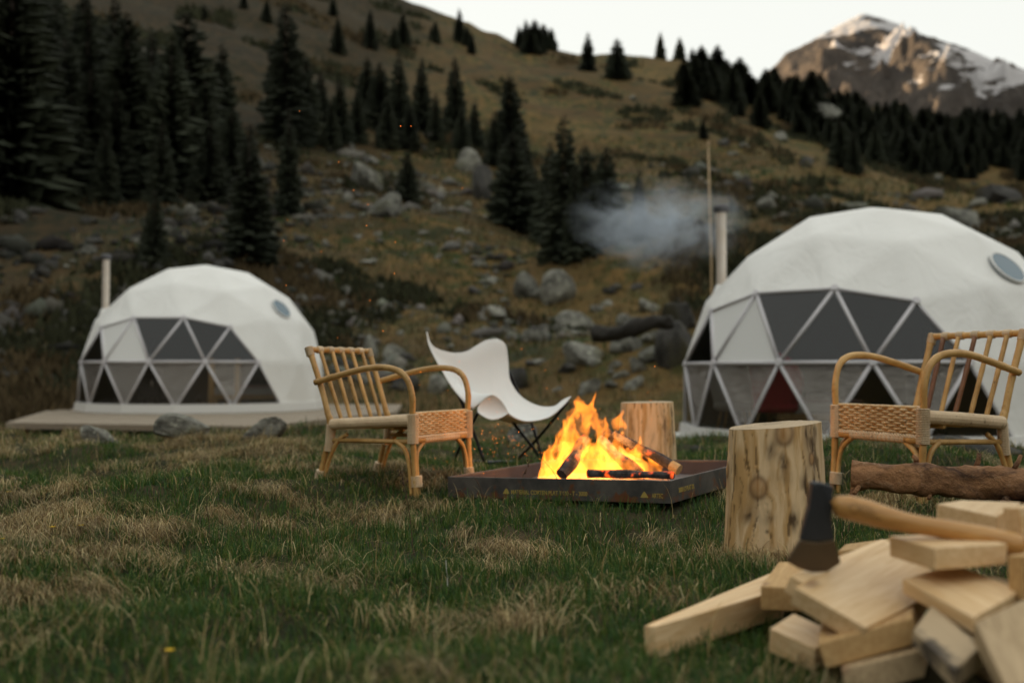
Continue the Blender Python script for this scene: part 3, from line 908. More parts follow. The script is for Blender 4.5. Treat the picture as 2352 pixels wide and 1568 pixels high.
# ------------------------------------------------------------------ rocks
def rock_mesh(seed, mat, flat=1.0, sub=3):
    bm = bmesh.new(); bmesh.ops.create_icosphere(bm, subdivisions=sub, radius=.5)
    co = np.array([v.co[:] for v in bm.verts])
    rg = np.random.RandomState(seed)
    for _ in range(9):                                     # plane cuts give broken faces
        nn = rg.normal(size=3); nn /= np.linalg.norm(nn); d = rg.uniform(.20, .38)
        s = co @ nn; over = s > d
        co[over] -= np.outer(s[over] - d, nn) * .9
    nz = fbm(co[:, 0] * 3 + seed, co[:, 1] * 3, co[:, 2] * 3, seed, 3)
    co *= (1 + .09 * nz)[:, None]
    co[:, 2] *= flat
    for v, c in zip(bm.verts, co): v.co = c
    me = bpy.data.meshes.new('rock'); bm.to_mesh(me); bm.free()
    me.materials.append(mat)
    for p in me.polygons: p.use_smooth = True
    me.set_sharp_from_angle(angle=R_(28))
    return me
ROCKS = [rock_mesh(s, M['rock']) for s in range(1, 8)]
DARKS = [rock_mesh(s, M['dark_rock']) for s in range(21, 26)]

def rock(px, py, wpx, hpx, label, group=None, dark=False, dmin=8, name='boulder'):
    """centre of the rock in the photograph and its size there"""
    g = ground(px, py + hpx * .40, dmin)
    s = g.y / 2287
    me = (DARKS if dark else ROCKS)[RNG.randrange(5)]
    w, h = wpx * s * 1.18, hpx * s * 1.45
    o = link(name, me, None, (g.x, g.y + w * .2, g.z + h * .17), (RNG.uniform(-.25, .25), RNG.uniform(-.25, .25), RNG.random() * 6.28), (w, w * RNG.uniform(.8, 1.1), h))
    return tag(o, label, 'rock', group or 'rocks on the slope')
for (x, y, w, h, lab, dk) in (
    (830, 400, 105, 85, 'large pale slanting boulder on the slope among the spruces', 0),
    (888, 468, 95, 72, 'large grey boulder wedged just below the pale slanting one', 0),
    (1066, 372, 80, 62, 'grey boulder on the slope below the dark spruce belt', 0),
    (1103, 425, 62, 85, 'upright brownish boulder beside the dense spruce in mid slope', 1),
    (1003, 478, 48, 32, 'small pinkish boulder in the grass right of the large grey boulder', 0),
    (615, 574, 56, 42, 'pale pyramid shaped boulder just above the farther dome roof', 0),
    (1213, 655, 78, 62, 'pale rounded boulder left of the split pair in mid meadow', 0),
    (1272, 662, 88, 84, 'pale steep boulder right of the rounded one in mid meadow', 0),
    (1138, 716, 95, 36, 'long low grey boulder in front of the split pair', 0),
    (851, 800, 46, 66, 'upright grey stone right of the rattan chair back', 0),
    (912, 808, 52, 44, 'small grey stone beside the upright one behind the rattan chair', 0),
    (1228, 770, 70, 36, 'low pinkish stone right of the white sling chair', 0),
    (1312, 745, 88, 55, 'broad lichen covered boulder above the fire', 0),
    (1156, 757, 32, 32, 'small round stone right above the white sling chair', 0),
    (1342, 812, 92, 66, 'pale green boulder above and right of the flames', 0),
    (1436, 792, 80, 44, 'pale stone left of the large dome tent below the dark bank', 0),
    (1458, 880, 52, 34, 'low stone right above the farther tree stump', 0),
    (1352, 892, 54, 46, 'stone directly behind the top of the flames', 0),
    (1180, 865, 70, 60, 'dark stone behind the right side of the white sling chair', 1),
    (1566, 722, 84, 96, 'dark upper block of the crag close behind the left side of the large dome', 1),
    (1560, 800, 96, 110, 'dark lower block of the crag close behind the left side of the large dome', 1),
    (416, 984, 125, 62, 'lichen covered rock in the tussocks in front of the farther dome deck', 0),
    (603, 984, 95, 56, 'rounded lichen rock before the right end of the farther dome deck', 0),
    (212, 1026, 105, 56, 'grey rock in the tussocks at the far left below the deck corner', 0),
    (1208, 1000, 70, 44, 'pinkish stone on the grass beneath the white sling chair', 0),
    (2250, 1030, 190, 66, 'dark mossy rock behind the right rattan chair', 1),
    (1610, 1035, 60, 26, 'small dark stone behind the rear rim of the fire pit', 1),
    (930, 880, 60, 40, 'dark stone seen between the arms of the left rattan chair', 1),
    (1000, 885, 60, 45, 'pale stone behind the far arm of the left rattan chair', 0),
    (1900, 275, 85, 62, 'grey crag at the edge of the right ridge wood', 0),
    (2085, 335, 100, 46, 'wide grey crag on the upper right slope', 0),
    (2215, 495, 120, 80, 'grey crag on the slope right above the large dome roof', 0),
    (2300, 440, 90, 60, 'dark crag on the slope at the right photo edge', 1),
    (1455, 222, 18, 12, 'tiny pale stone on the open grass of the upper slope', 0),
    (843, 600, 60, 14, 'flat pale slab in the brown grass right of the farther dome', 0)):
    rock(x, y, w, h, lab, dark=bool(dk))
rr = random.Random(5)
def scatter(n, x0, x1, y0, y1, s0, s1, label, group, dark=.3, dmin=24):
    for _ in range(n):
        x, y = rr.uniform(x0, x1), rr.uniform(y0, y1)
        w = rr.uniform(s0, s1)
        rock(x, y, w, w * rr.uniform(.35, .8), label, group, rr.random() < dark, dmin, 'stone')
scatter(48, -20, 640, 440, 660, 14, 46, 'grey stone of the rubble on the dark slope left of the farther dome', 'stones on the left slope', .8)  # mostly dark stones, chosen to deepen the painted gloom on the left
scatter(30, 640, 1000, 300, 570, 12, 40, 'grey stone among the spruces in the middle of the slope', 'stones on the middle slope', .2)
scatter(34, 1090, 1560, 650, 900, 14, 46, 'lichen grey stone of the boulder field between sling chair and large dome', 'stones of the boulder field', .3)
scatter(26, 740, 1130, 660, 900, 10, 34, 'small stone in the brown grass behind the two left chairs', 'stones behind the chairs', .35)
scatter(24, 1640, 2352, 300, 560, 14, 50, 'grey stone on the brown slope above the large dome', 'stones on the right slope', .5)
scatter(40, 60, 700, 330, 620, 12, 40, 'grey stone of the rubble on the dark slope left of the farther dome', 'stones on the left slope', .7)
scatter(36, 640, 1130, 480, 900, 10, 36, 'small stone in the brown grass behind the two left chairs', 'stones behind the chairs', .25)
scatter(22, 1100, 1560, 640, 900, 24, 66, 'lichen grey stone of the boulder field between sling chair and large dome', 'stones of the boulder field', .25)
scatter(14, -20, 220, 680, 930, 16, 44, 'grey stone on the grass left of the farther dome', 'stones left of the dome', .4)

# ------------------------------------------------------------------ low heath and tussocks on the slopes: real leaves and blades, joined
def build_heath():
    rg = np.random.RandomState(3)
    n = 16000
    px = rg.uniform(-200, 2560, n)
    az = np.arctan((px - 1176) / 2287)
    r = 27 * (8.2) ** (rg.random(n) ** .8)
    x, y = r * np.sin(az), r * np.cos(az)
    dens = fbm(x / 12, y / 12, 0, 71, 3) + .45 * sstep(9, 25, np.degrees(az)) + .30 * sstep(-7, -20, np.degrees(az))
    keep = dens > .50
    x, y, r = x[keep], y[keep], r[keep]; n = len(x)
    K = 16
    s = (.30 + .0045 * r) * rg.uniform(.6, 1.5, n)
    cx = np.repeat(x, K) + rg.normal(0, .45, n * K) * np.repeat(s, K) * 1.4
    cy = np.repeat(y, K) + rg.normal(0, .45, n * K) * np.repeat(s, K) * 1.4
    cz = H(cx, cy)
    ss = np.repeat(s, K)
    hgt = ss * rg.uniform(.3, 1.0, n * K)
    a = rg.uniform(0, 6.283, n * K)
    dx, dy = np.cos(a) * ss * .28, np.sin(a) * ss * .28
    lx, ly = rg.normal(0, .2, n * K) * ss, rg.normal(0, .2, n * K) * ss
    V = np.stack([np.stack([cx - dx, cy - dy, cz - .03], -1), np.stack([cx + dx, cy + dy, cz - .03], -1), np.stack([cx + lx, cy + ly, cz + hgt], -1)], 1).reshape(-1, 3)
    F = np.arange(len(V)).reshape(-1, 3)
    t = np.repeat(vn(x / 4, y / 4, 0, 90), K)
    c = np.where(t[:, None] > .62, np.array([.085, .062, .032]), np.array([.040, .042, .022]))
    c = c * rg.uniform(.7, 1.3, (n * K, 1))
    me = np_mesh('undergrowth', V, F, M['heath'], col=np.repeat(c, 3, 0))
    tag(link('undergrowth', me), 'dark heath and juniper covering the slopes', kind='stuff')
build_heath()

def build_scree():
    rg = np.random.RandomState(19)
    n = 9000
    az = np.radians(rg.uniform(-31, 31, n)); r = 29 * 4.6 ** rg.random(n)
    x, y = r * np.sin(az), r * np.cos(az)
    dg = np.degrees(az)
    p = fbm(x / 9, y / 9, 0, 141, 3) + .40 * sstep(2, -14, dg) * (r < 95) + .25 * np.exp(-((dg - 4) / 6) ** 2) * (r < 60)
    k = p > .46
    x, y, r = x[k], y[k], r[k]; n = len(x)
    base = np.array([v.co[:] for v in ROCKS[1].vertices]); bf = None
    bm = bmesh.new(); bmesh.ops.create_icosphere(bm, subdivisions=1, radius=.5)
    bv = np.array([v.co[:] for v in bm.verts]); bf = np.array([[v.index for v in f.verts] for f in bm.faces]); bm.free()
    s = (.10 + .006 * r) * rg.lognormal(0, .5, n)
    a = rg.uniform(0, 6.28, n)
    jit = 1 + rg.uniform(-.35, .35, (n, len(bv), 1))
    P = bv[None] * jit * s[:, None, None] * np.stack([rg.uniform(.8, 1.5, n), rg.uniform(.7, 1.2, n), rg.uniform(.4, .9, n)], -1)[:, None, :]
    X = P[..., 0] * np.cos(a)[:, None] - P[..., 1] * np.sin(a)[:, None] + x[:, None]; Y = P[..., 0] * np.sin(a)[:, None] + P[..., 1] * np.cos(a)[:, None] + y[:, None]
    Z = P[..., 2] + (H(x, y) + s * .1)[:, None]
    V = np.stack([X, Y, Z], -1).reshape(-1, 3); F = (bf[None] + (np.arange(n) * len(bv))[:, None, None]).reshape(-1, 3)
    c = np.array([.135, .13, .11])[None] * (1 - .6 * sstep(-6, -16, np.degrees(np.arctan2(x, y))))[:, None] * rg.uniform(.35, 1.6, (n, 1)) * (1 + rg.uniform(-.06, .06, (n, 3)))  # grey dimmed leftwards, painting the gloom of that side into the stones
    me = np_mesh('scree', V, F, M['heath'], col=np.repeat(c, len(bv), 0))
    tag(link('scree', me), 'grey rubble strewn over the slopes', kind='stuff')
build_scree()

def grass_colors(rg, x, y, n):
    """straw fraction from patch noise and a colour for each blade"""
    p = fbm(x / .8, y / .8, 0, 101, 3) * .6 + fbm(x / .28, y / .28, 0, 105, 2) * .6 + .42 * fbm(x / .85, y / .85, 0, 21, 3) - .38 * (1 - sstep(2.4, 3.4, np.hypot(x, y)))
    return p

def blades(rg, x, y, L, w, lean, ang, seg, col, stiff=1.0, z=None):
    """curved tapering blades: arrays of length n -> verts, faces, colours"""
    n = len(x)
    z = H(x, y) if z is None else z
    ts = np.linspace(0, 1, seg + 1)
    wob = rg.uniform(-.5, .5, n)
    rows = []
    for i, t in enumerate(ts):
        b = lean * t ** 1.3                                  # bend from upright
        # integrate roughly: horizontal = L*sin-like, vertical = L*cos-like
        hx = L * (np.sin(b * .62) * t); vz = L * (np.cos(b * .62) * t) - L * .42 * np.clip(b - 1.1, 0, 9) * t * t
        aa = ang + wob * t
        cx, cy = x + np.cos(aa) * hx, y + np.sin(aa) * hx
        cz = z - .01 + np.maximum(vz, .004 + .012 * t)
        ww = w * (1 - t) ** .6 * .5
        if i == seg:
            rows.append(np.stack([cx, cy, cz], -1)[:, None, :])
        else:
            ox, oy = -np.sin(ang) * ww, np.cos(ang) * ww
            rows.append(np.stack([np.stack([cx - ox, cy - oy, cz], -1), np.stack([cx + ox, cy + oy, cz], -1)], 1))
    V = np.concatenate(rows, 1)                              # n, 2*seg+1, 3
    m = 2 * seg + 1
    F = []
    for i in range(seg - 1):
        a = 2 * i
        F += [(a, a + 1, a + 3), (a, a + 3, a + 2)]
    F.append((2 * seg - 2, 2 * seg - 1, 2 * seg))
    F = (np.array(F)[None] + (np.arange(n) * m)[:, None, None]).reshape(-1, 3)
    return V.reshape(-1, 3), F, np.repeat(col, m, 0)

HOLES = []   # (x, y, r) kept clear of grass; filled in before growing it
PIT_C, PIT_A, PIT_S = Vector((.525, 5.57)), R_(-30.9), 1.27

def clear(x, y):
    k = np.ones(len(x), bool)
    for hx, hy, hr in HOLES: k &= (x - hx) ** 2 + (y - hy) ** 2 > hr * hr
    dx, dy = x - PIT_C.x, y - PIT_C.y
    u = dx * math.cos(PIT_A) + dy * math.sin(PIT_A); v = -dx * math.sin(PIT_A) + dy * math.cos(PIT_A)
    k &= ~((np.abs(u) < PIT_S / 2 + .02) & (np.abs(v) < PIT_S / 2 + .02))
    return k

def polar_pts(rg, n, r0, r1, half=39.0, power=1.0):
    az = np.radians(rg.uniform(-half, half, n))
    u = rg.random(n)
    r = np.sqrt(r0 ** 2 + (r1 ** 2 - r0 ** 2) * u) if power == 1.0 else r0 * (r1 / r0) ** (u ** power)
    return r * np.sin(az), r * np.cos(az), r

def build_grass():
    rg = np.random.RandomState(77)
    parts = []
    GRN = np.array([[.046, .112, .018], [.074, .134, .020], [.028, .082, .020], [.112, .150, .026], [.048, .102, .030]])
    STR = np.array([[.46, .35, .16], [.30, .205, .08], [.62, .50, .27], [.20, .12, .05], [.38, .29, .135]])
    # 1 short green sward and mixed blades in tufts, 1.7 to 10 m
    nt = 18300
    x, y, r = polar_pts(rg, nt, 1.75, 10.5, power=.86)
    k = clear(x, y); x, y, r = x[k], y[k], r[k]; nt = len(x)
    p = grass_colors(rg, x, y, nt)
    kb = 16
    X = np.repeat(x, kb) + rg.normal(0, .014, nt * kb) * (1 + .25 * np.repeat(r, kb)); Y = np.repeat(y, kb) + rg.normal(0, .014, nt * kb) * (1 + .25 * np.repeat(r, kb)); tuft = np.repeat(rg.uniform(.45, 1.65, nt), kb)
    P = np.repeat(p, kb); n = len(X)
    straw = rg.random(n) < np.clip(.08 + .55 * sstep(.32, .8, P), 0, .6)
    L = np.where(straw, rg.uniform(.03, .08, n), rg.uniform(.025, .062, n) * (1.15 - .4 * sstep(0, .6, P))) * (1 + .02 * np.repeat(r, kb)) * tuft * np.repeat(.62 + .38 * sstep(2.2, 3.6, r), kb)
    lean = np.where(straw, rg.uniform(.6, 2.2, n), rg.uniform(.15, 1.3, n))
    ang = rg.uniform(0, 6.283, n)
    w = rg.uniform(.0018, .0034, n) * (1 + .12 * np.repeat(r, kb))
    col = np.where(straw[:, None], STR[rg.randint(0, 5, n)], GRN[rg.randint(0, 5, n)]) * rg.uniform(.75, 1.25, (n, 1))
    parts.append(blades(rg, X, Y, L, w, lean, ang, 3, col))
    # 2 combed mats of long dry grass on the tussocks
    nm = 460
    x, y, r = polar_pts(rg, nm * 5, 1.9, 9.5, power=.9)
    k = clear(x, y); x, y, r = x[k], y[k], r[k]
    p = grass_colors(rg, x, y, len(x)); o = np.argsort(-p + rg.normal(0, .16, len(x)))[:nm]
    x, y, r = x[o], y[o], r[o]
    kb = 85
    size = rg.uniform(.025, .09, nm)
    a0 = rg.uniform(0, 6.283, nm)
    X = np.repeat(x, kb) + rg.normal(0, 1, nm * kb) * np.repeat(size, kb); Y = np.repeat(y, kb) + rg.normal(0, .8, nm * kb) * np.repeat(size, kb)
    n = len(X)
    ang = np.repeat(a0, kb) + rg.normal(0, .45, n)
    L = rg.uniform(.06, .16, n); lean = rg.uniform(1.5, 2.9, n)
    w = rg.uniform(.0014, .0028, n) * (1 + .10 * np.repeat(r, kb))
    col = STR[rg.randint(0, 5, n)] * rg.uniform(.65, 1.2, (n, 1)) * np.repeat(rg.uniform(.6, 1.1, (nm, 1)), kb, 0)
    k = clear(X, Y)
    parts.append(blades(rg, X[k], Y[k], L[k], w[k], lean[k], ang[k], 4, col[k]))
    # 3 loose straws and longer green blades standing up
    n = 2200
    x, y, r = polar_pts(rg, n, 1.8, 9.5, power=.9); k = clear(x, y); x, y, r = x[k], y[k], r[k]; n = len(x)
    st = rg.random(n) < .6
    L = rg.uniform(.07, .20, n); lean = np.where(st, rg.uniform(.4, 2.2, n), rg.uniform(.2, 1.2, n)); L = np.where(st, L, L * .62)
    col = np.where(st[:, None], STR[rg.randint(0, 5, n)] * 1.15, GRN[rg.randint(0, 5, n)] * 1.2)
    parts.append(blades(rg, x, y, L, rg.uniform(.0016, .003, n) * (1 + .1 * r), lean, rg.uniform(0, 6.283, n), 4, col))
    V, F, C, b = [], [], [], 0
    for v, f, c in parts: V.append(v); F.append(f + b); C.append(c); b += len(v)
    me = np_mesh('meadow_grass', np.concatenate(V), np.concatenate(F), M['grass_blade'], col=np.concatenate(C))
    tag(link('meadow_grass', me), 'green meadow grass with mats of dry straw', kind='stuff')
    # 4 coarser grass from 9 m out to the foot of the slope and up it
    parts = []
    n = 62000
    x, y, r = polar_pts(rg, n, 9.0, 30, power=.9); k = clear(x, y); x, y, r = x[k], y[k], r[k]; n = len(x)
    p = fbm(x / 2.6, y / 2.6, 0, 121, 3) + .35 * np.exp(-((r - 9.3) / 1.0) ** 2) * (x < 0)
    st = rg.random(n) < np.clip(.2 + .8 * sstep(-.2, .5, p), 0, .92)
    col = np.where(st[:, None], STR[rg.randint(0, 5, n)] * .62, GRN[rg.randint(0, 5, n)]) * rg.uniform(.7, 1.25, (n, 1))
    parts.append(blades(rg, x, y, rg.uniform(.035, .10, n) * (1 + .4 * st), rg.uniform(.007, .015, n) * (r / 12), np.where(st, rg.uniform(.5, 2., n), rg.uniform(.2, 1.2, n)), rg.uniform(0, 6.283, n), 2, col))
    n = 60000
    x, y, r = polar_pts(rg, n, 27, 150, half=32, power=.75); k = x > -16 - 8 * rg.random(n); x, y, r = x[k], y[k], r[k]; n = len(x)
    p = fbm(x / 9, y / 9, 0, 131, 3) + .25
    st = rg.random(n) < np.clip(.35 + .6 * sstep(-.3, .5, p), 0, .95)
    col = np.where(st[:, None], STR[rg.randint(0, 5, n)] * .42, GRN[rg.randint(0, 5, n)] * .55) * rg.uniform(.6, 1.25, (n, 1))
    parts.append(blades(rg, x, y, rg.uniform(.2, .5, n) * (r / 60) ** .5, rg.uniform(.05, .12, n) * (r / 60), rg.uniform(.2, 1.4, n), rg.uniform(0, 6.283, n), 2, col))
    V, F, C, b = [], [], [], 0
    for v, f, c in parts: V.append(v); F.append(f + b); C.append(c); b += len(v)
    me = np_mesh('hillside_grass', np.concatenate(V), np.concatenate(F), M['grass_blade'], col=np.concatenate(C))
    tag(link('hillside_grass', me), 'dry brown and green grass tussocks on the terrace and slopes', kind='stuff')

# ================================================================== rattan armchairs (local +y is the front)
def cane_path(P, n=10):
    """Catmull-Rom through points"""
    P = [Vector(p) for p in P]; Q = [P[0] * 2 - P[1]] + P + [P[-1] * 2 - P[-2]]
    out = []
    for i in range(1, len(Q) - 2):
        for k in range(n):
            t = k / n
            a, b, c, d = Q[i - 1], Q[i], Q[i + 1], Q[i + 2]
            out.append(.5 * ((2 * b) + (c - a) * t + (2 * a - 5 * b + 4 * c - d) * t * t + (3 * b - a - 3 * c + d) * t ** 3))
    out.append(P[-1]); return out

def nodes(path, r):
    """cane radius with swollen joints"""
    L = 0; out = []; pv = None
    for p in path:
        p = Vector(p)
        if pv is not None: L += (p - pv).length
        pv = p
        q = (L % .17) / .17
        out.append(r * (1 + .10 * math.exp(-((q - .5) / .07) ** 2)))
    return out

def rings(path, r, pitch=.0075):
    """cord wound round a path: a tube with a ridge at every turn"""
    P = [Vector(p) for p in path]
    L = sum((P[i + 1] - P[i]).length for i in range(len(P) - 1))
    n = max(3, int(L / pitch))
    acc = [0]
    for i in range(len(P) - 1): acc.append(acc[-1] + (P[i + 1] - P[i]).length)
    pts, rad = [], []
    for k in range(n * 3 + 1):
        s = L * k / (n * 3)
        i = max(0, min(len(P) - 2, next((j for j in range(len(P) - 1) if acc[j + 1] >= s), len(P) - 2)))
        t = (s - acc[i]) / max(1e-6, acc[i + 1] - acc[i])
        pts.append(P[i].lerp(P[i + 1], t)); rad.append(r * (1.0 if k % 3 else .86))
    return pts, rad

def make_chair(loc, rz, label, dark_slats):
    root = empty('rattan_armchair', loc, (0, 0, rz), label, 'armchair', 'rattan armchairs by the fire')
    W = .29
    cn, wr, wv = M['cane'], M['wrap'], M['weave']
    def T(name, path, r, mat=cn, n=10, parent=root, joints=True):
        m = MB(); m.tube(path, nodes(path, r) if joints else r, n); return m.build(name, mat, parent, smooth=True)
    def Wd(name, path, r, parent=root, pitch=.0075):
        p, rd = rings(path, r, pitch); m = MB(); m.tube(p, rd, 12); return m.build(name, wr, parent, smooth=False)
    for s in (-1, 1):
        # front leg: two canes bound together, sheathed beside the seat
        g = T('leg', cane_path([(s * W, .335, -.02), (s * W, .315, .16), (s * W, .30, .42)]), .0165)
        T('cane_strip', cane_path([(s * (W - .035), .325, -.01), (s * (W - .03), .312, .14), (s * (W - .05), .30, .22), (s * (W - .12), .297, .272)]), .0125, parent=g)
        T('cane_strip', cane_path([(s * W, .30, -.01), (s * W, .282, .14), (s * W, .25, .23), (s * W, .18, .278)]), .0125, parent=g)
        Wd('binding', [(s * (W - .016), .325, .035), (s * (W - .016), .320, .095)], .034, g)
        Wd('binding', [(s * (W - .004), .303, .265), (s * (W - .004), .30, .425)], .034, g)
        # rear leg and back post
        b = T('leg', cane_path([(s * (W - .01), -.405, -.02), (s * (W - .01), -.345, .18), (s * (W - .01), -.30, .34), (s * (W - .01), -.33, .42)]), .0165)
        T('cane_strip', cane_path([(s * (W - .01), -.365, -.01), (s * (W - .01), -.315, .15), (s * (W - .01), -.255, .25), (s * (W - .01), -.18, .30)]), .0125, parent=b)
        Wd('binding', [(s * (W - .01), -.385, .035), (s * (W - .01), -.37, .09)], .034, b)
        Wd('binding', [(s * (W - .01), -.315, .20), (s * (W - .01), -.30, .35)], .029, b)
        p = T('back_post', cane_path([(s * (W - .01), -.30, .33), (s * (W - .01), -.375, .54), (s * (W - .005), -.475, .775)]), .0175)
        Wd('binding', [(s * (W - .005), -.462, .735), (s * (W - .005), -.482, .785)], .026, p)
        # bent arm
        a = T('arm', cane_path([(s * W, .30, .42), (s * (W + .004), .298, .53), (s * (W + .012), .255, .625), (s * (W + .02), .16, .668), (s * (W + .02), .0, .668), (s * (W + .014), -.20, .632), (s * (W + .012), -.41, .585)], 8), .0175, n=12)
        # wrapped side rail
        Wd('side_rail', [(s * W, .285, .388), (s * W, .0, .372), (s * W, -.29, .352)], .031, pitch=.011)
        T('lower_rail', [(s * (W - .01), .30, .275), (s * (W - .01), -.31, .262)], .0125)
    # top rail, wrapped at each slat
    xs = np.linspace(-W, W, 7)
    top = T('top_rail', [(x, -.475, .772) for x in np.linspace(-W - .012, W + .012, 12)], .0165)
    for i, x in enumerate(xs[1:-1]):
        dk = i in dark_slats
        jx = RNG.uniform(-.006, .006)
        o = T('back_slat', cane_path([(x + jx, -.292, .355), (x, -.37, .54), (x - jx, -.462, .762)], 8), .0125, M['cane_dark'] if dk else cn)
        Wd('binding', [(x - .022, -.475, .772), (x + .022, -.475, .772)], .0215, o)
    T('rear_rail', [(x, -.295, .35) for x in np.linspace(-W, W, 8)], .018)
    T('front_rail', [(x, .30, .283) for x in np.linspace(-W, W, 8)], .018)
    T('front_rail', [(x, .292, .422) for x in np.linspace(-W, W, 8)], .013)
    Wd('rail_binding', [(-W * .62, .30, .283), (W * .62, .30, .283)], .0215, pitch=.026)
    # woven apron: wavy weft strands round upright stakes
    m = MB(); st = np.linspace(-W + .02, W - .02, 15)
    for x in st: m.tube([(x, .302, .285), (x, .302, .43)], .0045, 5)
    rows = 11
    for k in range(rows):
        z = .302 + k * (.125 / (rows - 1)); path = []
        for i in range(len(st) * 3 + 1):
            x = -W + .005 + (2 * W - .01) * i / (len(st) * 3)
            path.append((x, .303 + .0075 * math.cos((i / 3) * math.pi + k * math.pi), z + .0012 * math.sin(i * 1.7 + k)))
        m.tube(path, .0068, 6)
    ap = m.build('woven_apron', wv, root, smooth=True); ap['kind'] = 'stuff'
    m = MB()
    for q in (0, 1):
        m.tube([(-W + .01 + (2 * W - .02) * i / 60, .311 + .005 * math.cos(i * math.pi / 2 + q * math.pi), .296 + .007 * math.sin(i * math.pi / 2 + q * math.pi)) for i in range(61)], .006, 6)
    m.build('braided_edge', wr, root, smooth=True)
    # woven seat
    m = MB()
    for k in range(44):
        x = -W + .03 + (2 * W - .06) * k / 43
        m.tube([(x, .29 - .575 * i / 8, .372 - .0015 * i - .028 * math.sin(math.pi * i / 8) + .003 * ((k + i) % 2)) for i in range(9)], .0066, 5)
    for k in range(8):
        y = .25 - .5 * k / 7
        m.tube([(-W + 2 * W * i / 22, y, .374 - .028 * math.sin(math.pi * (.29 - y) / .575) - .002 + .004 * (i % 2)) for i in range(23)], .0055, 5)
    se = m.build('woven_seat', wv, root, smooth=True); se['kind'] = 'stuff'
    for y in (.15, -.12): T('seat_bearer', [(-W, y, .345), (W, y, .345)], .014)
    return root

def on_foot(px, py, d, foot, rz, z=None):
    """origin of a thing so that its local foot point stands at this spot"""
    p = at_d(px, py, d)
    c, s = math.cos(rz), math.sin(rz)
    return Vector((p.x - (foot[0] * c - foot[1] * s), p.y - (foot[0] * s + foot[1] * c), 0 if z is None else z))

rzA = math.atan2(-.88, -.47)
la = on_foot(957, 1133, 5.33, (.29, .335 * .92), rzA)
la.z = .005
CH_A = make_chair(la, rzA, 'rattan armchair left of the fire, seen from its side with both arms in view', ())
CH_A.scale = (1, .92, 1)
CH_A.rotation_euler = (R_(-.5), R_(0), rzA)
rzB = math.atan2(.91, -.41)
lb = on_foot(2113, 1150, 4.92, (-.29 * 1.06, .335 * .93), rzB); lb.z = .0
CH_B = make_chair(lb, rzB, 'rattan armchair right of the stumps with dark brown slats in its back', (2, 4))
CH_B.scale = (1.06, .93, 1.11)

